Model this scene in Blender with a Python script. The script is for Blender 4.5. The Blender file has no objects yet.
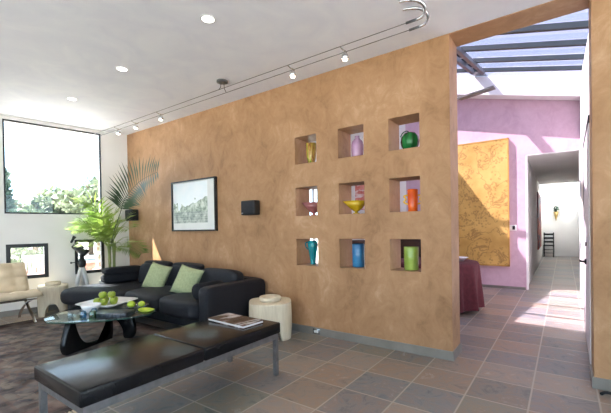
import bpy, bmesh, math, random
from mathutils import Vector, Matrix, Quaternion
random.seed(7)
PI = math.pi
S = bpy.context.scene
COL = S.collection
# ------------------------------------------------------------------ materials
def new_mat(name):
    m = bpy.data.materials.new(name); m.use_nodes = True
    nt = m.node_tree; nt.nodes.clear()
    out = nt.nodes.new('ShaderNodeOutputMaterial')
    return m, nt, out
def lin(c):
    return tuple(((v/255)/12.92 if v/255 <= .04045 else ((v/255+.055)/1.055)**2.4) for v in c) + (1,)
def N(nt, t, **k):
    n = nt.nodes.new(t)
    for a, b in k.items(): setattr(n, a, b)
    return n
def ramp(nt, stops, interp='LINEAR'):
    r = N(nt, 'ShaderNodeValToRGB'); e = r.color_ramp; e.interpolation = interp
    while len(e.elements) < len(stops): e.elements.new(.5)
    for el, (p, c) in zip(e.elements, stops): el.position = p; el.color = c
    return r
def mat(name, c, c2=None, rough=.5, scale=6, metal=0, bump=0, bscale=None, spec=.5, coat=0, trans=0, detail=4, dist=0, stretch=(1,1,1), sheen=0, emis=None, estr=0):
    """principled surface whose colour wanders between c and c2"""
    m, nt, out = new_mat(name)
    b = N(nt, 'ShaderNodeBsdfPrincipled'); nt.links.new(b.outputs[0], out.inputs[0])
    b.inputs['Roughness'].default_value = rough; b.inputs['Metallic'].default_value = metal
    b.inputs['Specular IOR Level'].default_value = spec
    b.inputs['Coat Weight'].default_value = coat; b.inputs['Transmission Weight'].default_value = trans
    b.inputs['Sheen Weight'].default_value = sheen
    if emis: b.inputs['Emission Color'].default_value = lin(emis); b.inputs['Emission Strength'].default_value = estr
    tc = N(nt, 'ShaderNodeTexCoord'); mp = N(nt, 'ShaderNodeMapping'); mp.inputs['Scale'].default_value = stretch
    nt.links.new(tc.outputs['Object'], mp.inputs[0])
    no = N(nt, 'ShaderNodeTexNoise'); no.inputs['Scale'].default_value = scale; no.inputs['Detail'].default_value = detail
    no.inputs['Distortion'].default_value = dist
    nt.links.new(mp.outputs[0], no.inputs['Vector'])
    if c2 is None: c2 = tuple(min(255, v*1.06) for v in c)
    r = ramp(nt, [(.3, lin(c)), (.7, lin(c2))]); nt.links.new(no.outputs[0], r.inputs[0]); nt.links.new(r.outputs[0], b.inputs['Base Color'])
    if bump:
        n2 = N(nt, 'ShaderNodeTexNoise'); n2.inputs['Scale'].default_value = bscale or scale*6; n2.inputs['Detail'].default_value = 5
        nt.links.new(mp.outputs[0], n2.inputs['Vector'])
        bp = N(nt, 'ShaderNodeBump'); bp.inputs['Strength'].default_value = bump; bp.inputs['Distance'].default_value = .01
        nt.links.new(n2.outputs[0], bp.inputs['Height']); nt.links.new(bp.outputs[0], b.inputs['Normal'])
    return m
def glass_mat(name, tint=(1,1,1), refl=.06, rough=0):
    """thin clear pane: lets light straight through, with a little mirror"""
    m, nt, out = new_mat(name)
    t = N(nt, 'ShaderNodeBsdfTransparent'); t.inputs[0].default_value = tint+(1,)
    g = N(nt, 'ShaderNodeBsdfGlossy'); g.inputs['Roughness'].default_value = rough
    lw = N(nt, 'ShaderNodeLayerWeight'); lw.inputs[0].default_value = .3
    mr = N(nt, 'ShaderNodeMapRange'); mr.inputs[3].default_value = refl; mr.inputs[4].default_value = min(1, refl+.6)
    pw = N(nt, 'ShaderNodeMath', operation='POWER'); pw.inputs[1].default_value = 2.5
    nt.links.new(lw.outputs['Facing'], pw.inputs[0]); nt.links.new(pw.outputs[0], mr.inputs[0])
    mx = N(nt, 'ShaderNodeMixShader'); nt.links.new(mr.outputs[0], mx.inputs[0]); nt.links.new(t.outputs[0], mx.inputs[1]); nt.links.new(g.outputs[0], mx.inputs[2])
    nt.links.new(mx.outputs[0], out.inputs[0]); return m
def leaf_mat(name, c, c2, trans=.35, rough=.45):
    m, nt, out = new_mat(name)
    no = N(nt, 'ShaderNodeTexNoise'); no.inputs['Scale'].default_value = 1.7; no.inputs['Detail'].default_value = 6
    tc = N(nt, 'ShaderNodeTexCoord'); nt.links.new(tc.outputs['Object'], no.inputs['Vector'])
    r = ramp(nt, [(.35, lin(c)), (.65, lin(c2))]); nt.links.new(no.outputs[0], r.inputs[0])
    b = N(nt, 'ShaderNodeBsdfPrincipled'); b.inputs['Roughness'].default_value = rough; nt.links.new(r.outputs[0], b.inputs['Base Color'])
    t = N(nt, 'ShaderNodeBsdfTranslucent'); nt.links.new(r.outputs[0], t.inputs[0])
    mx = N(nt, 'ShaderNodeMixShader'); mx.inputs[0].default_value = trans
    nt.links.new(b.outputs[0], mx.inputs[1]); nt.links.new(t.outputs[0], mx.inputs[2]); nt.links.new(mx.outputs[0], out.inputs[0]); return m
def emit_mat(name, c, s):
    m, nt, out = new_mat(name)
    e = N(nt, 'ShaderNodeEmission'); e.inputs[0].default_value = c+(1,); e.inputs[1].default_value = s
    nt.links.new(e.outputs[0], out.inputs[0]); return m
def stucco_mat(name, stops, scale=1.1, rough=.55, bump=.25):
    m, nt, out = new_mat(name)
    b = N(nt, 'ShaderNodeBsdfPrincipled'); nt.links.new(b.outputs[0], out.inputs[0]); b.inputs['Roughness'].default_value = rough
    b.inputs['Specular IOR Level'].default_value = .3
    tc = N(nt, 'ShaderNodeTexCoord')
    n1 = N(nt, 'ShaderNodeTexNoise'); n1.inputs['Scale'].default_value = scale; n1.inputs['Detail'].default_value = 8; n1.inputs['Roughness'].default_value = .62; n1.inputs['Distortion'].default_value = .8
    n2 = N(nt, 'ShaderNodeTexNoise'); n2.inputs['Scale'].default_value = scale*5; n2.inputs['Detail'].default_value = 8; n2.inputs['Roughness'].default_value = .7; n2.inputs['Distortion'].default_value = 1.2
    sm = N(nt, 'ShaderNodeMapping'); sm.inputs['Scale'].default_value = (1.1, 1.1, .85); nt.links.new(tc.outputs['Object'], sm.inputs[0])
    for n in (n1, n2): nt.links.new(sm.outputs[0], n.inputs['Vector'])
    ma = N(nt, 'ShaderNodeMath', operation='MULTIPLY_ADD'); ma.inputs[1].default_value = .4
    mb = N(nt, 'ShaderNodeMath', operation='MULTIPLY'); mb.inputs[1].default_value = .6
    nt.links.new(n1.outputs[0], mb.inputs[0]); nt.links.new(n2.outputs[0], ma.inputs[0]); nt.links.new(mb.outputs[0], ma.inputs[2])
    r = ramp(nt, [(p, lin(c)) for p, c in stops]); nt.links.new(ma.outputs[0], r.inputs[0]); nt.links.new(r.outputs[0], b.inputs['Base Color'])
    bp = N(nt, 'ShaderNodeBump'); bp.inputs['Strength'].default_value = bump; bp.inputs['Distance'].default_value = .012
    nt.links.new(n2.outputs[0], bp.inputs['Height']); nt.links.new(bp.outputs[0], b.inputs['Normal']); return m

def tile_mat():
    m, nt, out = new_mat('slate_tiles'); L = nt.links
    b = N(nt, 'ShaderNodeBsdfPrincipled'); L.new(b.outputs[0], out.inputs[0])
    tc = N(nt, 'ShaderNodeTexCoord'); mp = N(nt, 'ShaderNodeMapping')
    mp.inputs['Location'].default_value = (.624/.4125, -2.51/.41, 0); mp.inputs['Scale'].default_value = (1/.4125, 1/.41, 1)
    L.new(tc.outputs['Object'], mp.inputs[0])
    fl = N(nt, 'ShaderNodeVectorMath', operation='FLOOR'); L.new(mp.outputs[0], fl.inputs[0])
    fr = N(nt, 'ShaderNodeVectorMath', operation='FRACTION'); L.new(mp.outputs[0], fr.inputs[0])
    wn = N(nt, 'ShaderNodeTexWhiteNoise', noise_dimensions='2D'); L.new(fl.outputs[0], wn.inputs['Vector'])
    # one slate colour per tile
    r = ramp(nt, [(0, lin((92,94,94))), (.16, lin((138,116,100))), (.32, lin((98,108,118))), (.46, lin((150,136,126))), (.6, lin((112,108,112))), (.74, lin((104,110,98))), (.88, lin((146,122,104)))], 'CONSTANT')
    L.new(wn.outputs[0], r.inputs[0])
    # clefts and rust inside a tile, shifted per tile
    ad = N(nt, 'ShaderNodeVectorMath', operation='MULTIPLY_ADD'); ad.inputs[1].default_value = (13, 13, 13)
    L.new(wn.outputs['Color'], ad.inputs[0]); L.new(mp.outputs[0], ad.inputs[2])
    n1 = N(nt, 'ShaderNodeTexNoise'); n1.inputs['Scale'].default_value = 2.0; n1.inputs['Detail'].default_value = 10; n1.inputs['Roughness'].default_value = .72; n1.inputs['Distortion'].default_value = 1.6
    L.new(ad.outputs[0], n1.inputs['Vector'])
    r2 = ramp(nt, [(.32, lin((66,70,78))), (.46, lin((134,130,126))), (.58, lin((152,126,108))), (.70, lin((182,182,178)))]); L.new(n1.outputs[0], r2.inputs[0])
    mx = N(nt, 'ShaderNodeMixRGB'); mx.inputs[0].default_value = .52; L.new(r.outputs[0], mx.inputs[1]); L.new(r2.outputs[0], mx.inputs[2])
    # grout
    sx = N(nt, 'ShaderNodeSeparateXYZ'); L.new(fr.outputs[0], sx.inputs[0])
    ds = []
    for k in (0, 1):
        s1 = N(nt, 'ShaderNodeMath', operation='SUBTRACT'); s1.inputs[1].default_value = .5; L.new(sx.outputs[k], s1.inputs[0])
        a1 = N(nt, 'ShaderNodeMath', operation='ABSOLUTE'); L.new(s1.outputs[0], a1.inputs[0]); ds.append(a1)
    mm = N(nt, 'ShaderNodeMath', operation='MAXIMUM'); L.new(ds[0].outputs[0], mm.inputs[0]); L.new(ds[1].outputs[0], mm.inputs[1])
    gt = N(nt, 'ShaderNodeMapRange'); gt.inputs[1].default_value = .482; gt.inputs[2].default_value = .489; L.new(mm.outputs[0], gt.inputs[0])
    m2 = N(nt, 'ShaderNodeMixRGB'); L.new(gt.outputs[0], m2.inputs[0]); L.new(mx.outputs[0], m2.inputs[1]); m2.inputs[2].default_value = lin((168,158,146))
    L.new(m2.outputs[0], b.inputs['Base Color'])
    rr = N(nt, 'ShaderNodeMapRange'); rr.inputs[3].default_value = .3; rr.inputs[4].default_value = .55; L.new(n1.outputs[0], rr.inputs[0]); L.new(rr.outputs[0], b.inputs['Roughness'])
    bp = N(nt, 'ShaderNodeBump'); bp.inputs['Strength'].default_value = .35; bp.inputs['Distance'].default_value = .01
    L.new(n1.outputs[0], bp.inputs['Height']); L.new(bp.outputs[0], b.inputs['Normal']); return m

def rug_mat(hx, hy):
    m, nt, out = new_mat('rug_wool'); L = nt.links
    b = N(nt, 'ShaderNodeBsdfPrincipled'); L.new(b.outputs[0], out.inputs[0]); b.inputs['Roughness'].default_value = .95; b.inputs['Specular IOR Level'].default_value = .1
    tc = N(nt, 'ShaderNodeTexCoord')
    wp = N(nt, 'ShaderNodeTexNoise'); wp.inputs['Scale'].default_value = 7; L.new(tc.outputs['Object'], wp.inputs['Vector'])
    wa = N(nt, 'ShaderNodeVectorMath', operation='MULTIPLY_ADD'); wa.inputs[1].default_value = (.3, .3, 0); L.new(wp.outputs['Color'], wa.inputs[0]); L.new(tc.outputs['Object'], wa.inputs[2])
    vo = N(nt, 'ShaderNodeTexVoronoi', distance='MANHATTAN'); vo.inputs['Scale'].default_value = 15; L.new(wa.outputs[0], vo.inputs['Vector'])
    r = ramp(nt, [(0, lin((70,70,74))), (.25, lin((104,84,76))), (.42, lin((104,98,94))), (.6, lin((74,80,90))), (.78, lin((134,122,112))), (.92, lin((104,78,70)))], 'CONSTANT')
    sp = N(nt, 'ShaderNodeSeparateColor'); L.new(vo.outputs['Color'], sp.inputs[0]); L.new(sp.outputs[0], r.inputs[0])
    # border bands
    sx = N(nt, 'ShaderNodeSeparateXYZ'); L.new(tc.outputs['Object'], sx.inputs[0])
    def edge(o, h):
        a = N(nt, 'ShaderNodeMath', operation='ABSOLUTE'); L.new(o, a.inputs[0])
        s = N(nt, 'ShaderNodeMath', operation='SUBTRACT'); s.inputs[0].default_value = h; L.new(a.outputs[0], s.inputs[1]); return s.outputs[0]
    mi = N(nt, 'ShaderNodeMath', operation='MINIMUM'); L.new(edge(sx.outputs[0], hx), mi.inputs[0]); L.new(edge(sx.outputs[1], hy), mi.inputs[1])
    br = ramp(nt, [(0, lin((58,48,48))), (.1, lin((98,88,82))), (.14, lin((92,56,46))), (.42, lin((98,88,82))), (.46, lin((56,54,60))), (.56, lin((90,60,52)))], 'CONSTANT')
    sc = N(nt, 'ShaderNodeMath', operation='MULTIPLY'); sc.inputs[1].default_value = 1/.6; L.new(mi.outputs[0], sc.inputs[0]); L.new(sc.outputs[0], br.inputs[0])
    # key pattern in the border
    ck = N(nt, 'ShaderNodeTexBrick'); ck.inputs['Scale'].default_value = 16; ck.inputs['Color1'].default_value = lin((88,52,44)); ck.inputs['Color2'].default_value = lin((74,66,66)); ck.inputs['Mortar'].default_value = lin((120,104,92)); ck.inputs['Mortar Size'].default_value = .03
    L.new(wa.outputs[0], ck.inputs['Vector'])
    mb = N(nt, 'ShaderNodeMixRGB'); mb.inputs[0].default_value = .3; L.new(br.outputs[0], mb.inputs[1]); L.new(ck.outputs[0], mb.inputs[2])
    lt = N(nt, 'ShaderNodeMath', operation='LESS_THAN'); lt.inputs[1].default_value = .36; L.new(mi.outputs[0], lt.inputs[0])
    m1 = N(nt, 'ShaderNodeMixRGB'); L.new(lt.outputs[0], m1.inputs[0]); L.new(r.outputs[0], m1.inputs[1]); L.new(mb.outputs[0], m1.inputs[2])
    no = N(nt, 'ShaderNodeTexNoise'); no.inputs['Scale'].default_value = 5; no.inputs['Detail'].default_value = 10; L.new(tc.outputs['Object'], no.inputs['Vector'])
    r3 = ramp(nt, [(.36, lin((56,54,56))), (.64, lin((138,126,118)))]); L.new(no.outputs[0], r3.inputs[0])
    m3 = N(nt, 'ShaderNodeMixRGB'); m3.inputs[0].default_value = .6; L.new(m1.outputs[0], m3.inputs[1]); L.new(r3.outputs[0], m3.inputs[2]); L.new(m3.outputs[0], b.inputs['Base Color'])
    return m

def screen_mat():
    """gold leaf panel with brown branches, leaves and birds"""
    m, nt, out = new_mat('gold_screen'); L = nt.links
    b = N(nt, 'ShaderNodeBsdfPrincipled'); L.new(b.outputs[0], out.inputs[0]); b.inputs['Roughness'].default_value = .5; b.inputs['Metallic'].default_value = .15
    tc = N(nt, 'ShaderNodeTexCoord')
    n1 = N(nt, 'ShaderNodeTexNoise'); n1.inputs['Scale'].default_value = 3; n1.inputs['Detail'].default_value = 6; L.new(tc.outputs['Object'], n1.inputs['Vector'])
    r1 = ramp(nt, [(.3, lin((186,146,74))), (.7, lin((216,178,104)))]); L.new(n1.outputs[0], r1.inputs[0])
    n2 = N(nt, 'ShaderNodeTexNoise'); n2.inputs['Scale'].default_value = 2.9; n2.inputs['Detail'].default_value = 4; n2.inputs['Distortion'].default_value = .6; L.new(tc.outputs['Object'], n2.inputs['Vector'])
    s = N(nt, 'ShaderNodeMath', operation='SUBTRACT'); s.inputs[1].default_value = .5; L.new(n2.outputs[0], s.inputs[0])
    a = N(nt, 'ShaderNodeMath', operation='ABSOLUTE'); L.new(s.outputs[0], a.inputs[0])
    br = N(nt, 'ShaderNodeMapRange'); br.inputs[1].default_value = .003; br.inputs[2].default_value = .02; br.inputs[3].default_value = .55; br.inputs[4].default_value = 0; L.new(a.outputs[0], br.inputs[0])
    vo = N(nt, 'ShaderNodeTexVoronoi'); vo.inputs['Scale'].default_value = 17; L.new(tc.outputs['Object'], vo.inputs['Vector'])
    lf = N(nt, 'ShaderNodeMapRange'); lf.inputs[1].default_value = .15; lf.inputs[2].default_value = .45; lf.inputs[3].default_value = .5; lf.inputs[4].default_value = 0; L.new(vo.outputs['Distance'], lf.inputs[0])
    n4 = N(nt, 'ShaderNodeTexNoise'); n4.inputs['Scale'].default_value = 2.4; L.new(tc.outputs['Object'], n4.inputs['Vector'])
    gt = N(nt, 'ShaderNodeMath', operation='GREATER_THAN'); gt.inputs[1].default_value = .5; L.new(n4.outputs[0], gt.inputs[0])
    mu = N(nt, 'ShaderNodeMath', operation='MULTIPLY'); L.new(lf.outputs[0], mu.inputs[0]); L.new(gt.outputs[0], mu.inputs[1])
    mxx = N(nt, 'ShaderNodeMath', operation='MAXIMUM'); L.new(mu.outputs[0], mxx.inputs[0]); L.new(br.outputs[0], mxx.inputs[1])
    mx = N(nt, 'ShaderNodeMixRGB'); L.new(mxx.outputs[0], mx.inputs[0]); L.new(r1.outputs[0], mx.inputs[1]); mx.inputs[2].default_value = lin((112,78,38)); L.new(mx.outputs[0], b.inputs['Base Color'])
    return m

def landscape_mat(name, h):
    """pale hand-tinted print: washed sky, sparse grey-green trees, low buildings"""
    m, nt, out = new_mat(name); L = nt.links
    b = N(nt, 'ShaderNodeBsdfPrincipled'); L.new(b.outputs[0], out.inputs[0]); b.inputs['Roughness'].default_value = .4
    tc = N(nt, 'ShaderNodeTexCoord'); sx = N(nt, 'ShaderNodeSeparateXYZ'); L.new(tc.outputs['Object'], sx.inputs[0])
    n = N(nt, 'ShaderNodeTexNoise'); n.inputs['Scale'].default_value = 12; n.inputs['Detail'].default_value = 8; n.inputs['Roughness'].default_value = .7; L.new(tc.outputs['Object'], n.inputs['Vector'])
    n0 = N(nt, 'ShaderNodeTexNoise'); n0.inputs['Scale'].default_value = 5; n0.inputs['Detail'].default_value = 2; L.new(tc.outputs['Object'], n0.inputs['Vector'])
    # trees rise where z < a wobbly skyline
    sk = N(nt, 'ShaderNodeMath', operation='MULTIPLY_ADD'); sk.inputs[1].default_value = .9; sk.inputs[2].default_value = -.40; L.new(n0.outputs[0], sk.inputs[0])
    lt = N(nt, 'ShaderNodeMath', operation='LESS_THAN'); L.new(sx.outputs[2], lt.inputs[0]); L.new(sk.outputs[0], lt.inputs[1])
    r = ramp(nt, [(.34, lin((84,98,92))), (.48, lin((168,180,162))), (.56, lin((214,220,206))), (.7, lin((240,242,236)))]); L.new(n.outputs[0], r.inputs[0])
    sky = ramp(nt, [(.3, lin((242,248,250))), (.7, lin((254,254,254)))]); L.new(n0.outputs[0], sky.inputs[0])
    mx = N(nt, 'ShaderNodeMixRGB'); L.new(lt.outputs[0], mx.inputs[0]); L.new(sky.outputs[0], mx.inputs[1]); L.new(r.outputs[0], mx.inputs[2])
    # low row of houses
    bk = N(nt, 'ShaderNodeTexBrick'); bk.inputs['Scale'].default_value = 7; bk.inputs['Color1'].default_value = lin((206,208,206)); bk.inputs['Color2'].default_value = lin((150,158,160)); bk.inputs['Mortar'].default_value = lin((98,108,110)); bk.inputs['Mortar Size'].default_value = .03
    cb = N(nt, 'ShaderNodeCombineXYZ'); L.new(sx.outputs[0], cb.inputs[0]); L.new(sx.outputs[2], cb.inputs[1]); L.new(cb.outputs[0], bk.inputs['Vector'])
    l2 = N(nt, 'ShaderNodeMath', operation='LESS_THAN'); L.new(sx.outputs[2], l2.inputs[0]); l2.inputs[1].default_value = -h*.12
    l3 = N(nt, 'ShaderNodeMath', operation='MULTIPLY'); L.new(l2.outputs[0], l3.inputs[0]); l3.inputs[1].default_value = .45
    m2 = N(nt, 'ShaderNodeMixRGB'); L.new(l3.outputs[0], m2.inputs[0]); L.new(mx.outputs[0], m2.inputs[1]); L.new(bk.outputs[0], m2.inputs[2]); L.new(m2.outputs[0], b.inputs['Base Color'])
    return m
def streak_mat(name, cols, scale, axis=2, rough=.4):
    m, nt, out = new_mat(name); L = nt.links
    b = N(nt, 'ShaderNodeBsdfPrincipled'); L.new(b.outputs[0], out.inputs[0]); b.inputs['Roughness'].default_value = rough
    tc = N(nt, 'ShaderNodeTexCoord'); mp = N(nt, 'ShaderNodeMapping'); sc = [scale*.25]*3; sc[axis] = scale; mp.inputs['Scale'].default_value = sc; L.new(tc.outputs['Object'], mp.inputs[0])
    n = N(nt, 'ShaderNodeTexNoise'); n.inputs['Scale'].default_value = 1; n.inputs['Detail'].default_value = 4; n.inputs['Distortion'].default_value = .6; L.new(mp.outputs[0], n.inputs['Vector'])
    k = len(cols); r = ramp(nt, [(.28+.44*i/(k-1), lin(c)) for i, c in enumerate(cols)]); L.new(n.outputs[0], r.inputs[0]); L.new(r.outputs[0], b.inputs['Base Color']); return m

M = {}
M['stucco'] = stucco_mat('brown_stucco', [(.32,(128,93,64)), (.45,(160,121,86)), (.55,(172,133,98)), (.68,(197,162,130))])
M['pink'] = stucco_mat('pink_plaster', [(.3,(178,146,164)), (.5,(198,168,184)), (.7,(212,184,200))], bump=.12)
M['white'] = mat('white_plaster', (226,224,221), (233,231,228), rough=.7, scale=2, bump=.05)
M['ceiling'] = mat('ceiling_plaster', (226,227,238), (236,237,244), rough=.6, scale=2.2, detail=8, dist=1.5, bump=.08, bscale=5)
M['tiles'] = tile_mat()
M['base'] = mat('baseboard_metal', (128,124,118), (142,138,132), rough=.4, scale=5, metal=.3)
M['blackframe'] = mat('black_frame', (18,19,22), (24,25,28), rough=.4)
M['whiteframe'] = mat('white_paint', (226,226,226), (232,232,232), rough=.5)
M['pane'] = glass_mat('window_glass', (.97,.985,.98), .03)
M['fabric'] = mat('navy_fabric', (22,24,30), (30,32,39), rough=.55, scale=60, bump=.25, bscale=300, spec=.26)
M['fabric2'] = mat('black_fabric', (20,22,27), (27,29,35), rough=.8, scale=60, bump=.2, bscale=300, spec=.3)
M['sage'] = mat('sage_linen', (144,154,116), (160,170,132), rough=.9, scale=40, bump=.3, bscale=250)
M['leather'] = mat('black_leather', (15,15,17), (24,23,25), rough=.2, scale=9, bump=.12, bscale=14, detail=7, dist=1.2, spec=.28)
M['steel'] = mat('brushed_steel', (120,120,122), (140,140,142), rough=.42, metal=.75, scale=20)
M['chrome'] = mat('chrome', (205,205,208), (215,215,218), rough=.12, metal=1)
M['cream'] = mat('cream_leather', (196,178,150), (210,193,165), rough=.5, scale=6)
M['stool'] = mat('pale_wood', (204,190,164), (220,208,184), rough=.6, scale=5, stretch=(9,9,1), bump=.15, bscale=9)
M['stooldark'] = mat('pale_wood_ring', (196,182,156), (216,202,178), rough=.55, scale=5, stretch=(4,4,4))
M['lacquer'] = mat('black_lacquer', (9,9,11), (13,13,15), rough=.25)
M['tableglass'] = glass_mat('table_glass', (.80,.90,.86), .16)
M['tableedge'] = mat('glass_edge', (24,58,50), (36,74,64), rough=.1, spec=.8)
M['ceramic'] = mat('white_ceramic', (228,229,232), (236,236,238), rough=.2)
M['apple'] = mat('green_apple', (118,142,34), (158,172,62), rough=.3, scale=9)
M['stemwood'] = mat('brown_stem', (78,56,34), (96,70,44), rough=.8)
M['pear'] = mat('lime_glaze', (138,170,30), (186,206,72), rough=.2, scale=12)
M['clearglass'] = glass_mat('clear_glass', (.86,.93,.95), .15)
M['greenglass'] = glass_mat('green_glass', (.35,.62,.45), .15)
M['blueglass'] = glass_mat('blue_glass', (.5,.72,.86), .15)
M['boxdark'] = streak_mat('dark_marbled_box', [(22,26,34),(40,46,56),(86,92,102)], 30, 0, .3)
M['frond'] = leaf_mat('sunlit_palm_leaf', (92,122,50), (160,180,92), .5)  # sunlight put into the leaf colour; one frond keeps a darker green
M['frondstem'] = mat('palm_stem', (112,124,66), (140,146,90), rough=.6)
M['frond2'] = leaf_mat('dark_palm_leaf', (38,62,40), (60,86,56), .15)
M['pot'] = mat('pale_pot', (196,194,188), (208,206,200), rough=.6)
M['soil'] = mat('soil', (52,40,30), (70,54,42), rough=1, bump=.6)
M['blackplastic'] = mat('black_plastic', (16,17,20), (22,23,27), rough=.45)
M['grille'] = mat('speaker_grille', (26,28,34), (34,36,42), rough=.8, scale=200, bump=.4, bscale=400)
M['scopewhite'] = mat('pale_grey_paint', (190,190,190), (204,204,204), rough=.4)
M['rug'] = rug_mat(1.75, 1.1)
M['fringe'] = mat('rug_fringe', (190,172,150), (206,190,168), rough=.95)
M['screen'] = screen_mat()
M['screenedge'] = mat('gilt_edge', (176,132,62), (194,150,78), rough=.5)
M['burgundy'] = mat('burgundy_cloth', (70,20,30), (88,30,40), rough=.9, scale=20, bump=.2, bscale=120)
M['darkwood'] = mat('dark_wood', (52,34,26), (74,48,36), rough=.45, scale=4, stretch=(1,1,6))
M['beam'] = mat('dark_steel_beam', (38,50,54), (48,60,64), rough=.45)
M['grey_metal'] = mat('grey_metal', (84,86,90), (100,102,106), rough=.4, metal=.6)
M['skylight'] = glass_mat('skylight_glass', (.60,.56,.62), .04)
M['terrace'] = mat('pale_paving', (198,194,186), (210,206,198), rough=.8, scale=1.5, bump=.05)
M['terracotta'] = mat('red_brick_wall', (172,112,98), (192,136,120), rough=.85, scale=8)
M['bark'] = mat('bark', (96,80,64), (124,106,88), rough=.95, scale=9, bump=.6)
M['leafA'] = leaf_mat('pale_leaves', (96,106,82), (126,136,110), .35)
M['leafB'] = leaf_mat('mid_leaves', (74,88,68), (104,117,93), .3)
M['leafC'] = leaf_mat('dark_leaves', (58,80,70), (90,112,96), .3)
M['hill'] = mat('distant_hill', (132,146,112), (160,170,136), rough=1, scale=.4, detail=9)
M['lampglow'] = emit_mat('lamp_glow', (1,.9,.78), 9)
M['frost'] = emit_mat('downlight_glow', (1,.97,.92), 6)
M['brassy'] = mat('nickel', (168,162,152), (184,178,168), rough=.25, metal=.9)
M['doorwhite'] = mat('door_white', (224,218,222), (230,226,228), rough=.5)
M['hallpaint'] = streak_mat('blue_red_canvas', [(52,70,110),(86,70,92),(164,72,58),(190,120,90)], 2.2, 2, .7)
M['redprint'] = streak_mat('red_white_print', [(236,228,226),(232,214,210),(196,96,84),(224,150,140),(60,60,70)], 16, 2, .6)
M['land'] = landscape_mat('tinted_landscape', .76)
M['mat_board'] = mat('mat_board', (226,226,222), (232,232,228), rough=.8)
M['cover'] = streak_mat('magazine_cover', [(24,24,26),(30,28,30),(96,66,56),(190,190,192),(40,38,40)], 9, 0, .25)
M['pages'] = mat('paper_pages', (206,206,208), (220,220,222), rough=.8, scale=200, stretch=(1,1,20))

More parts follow.
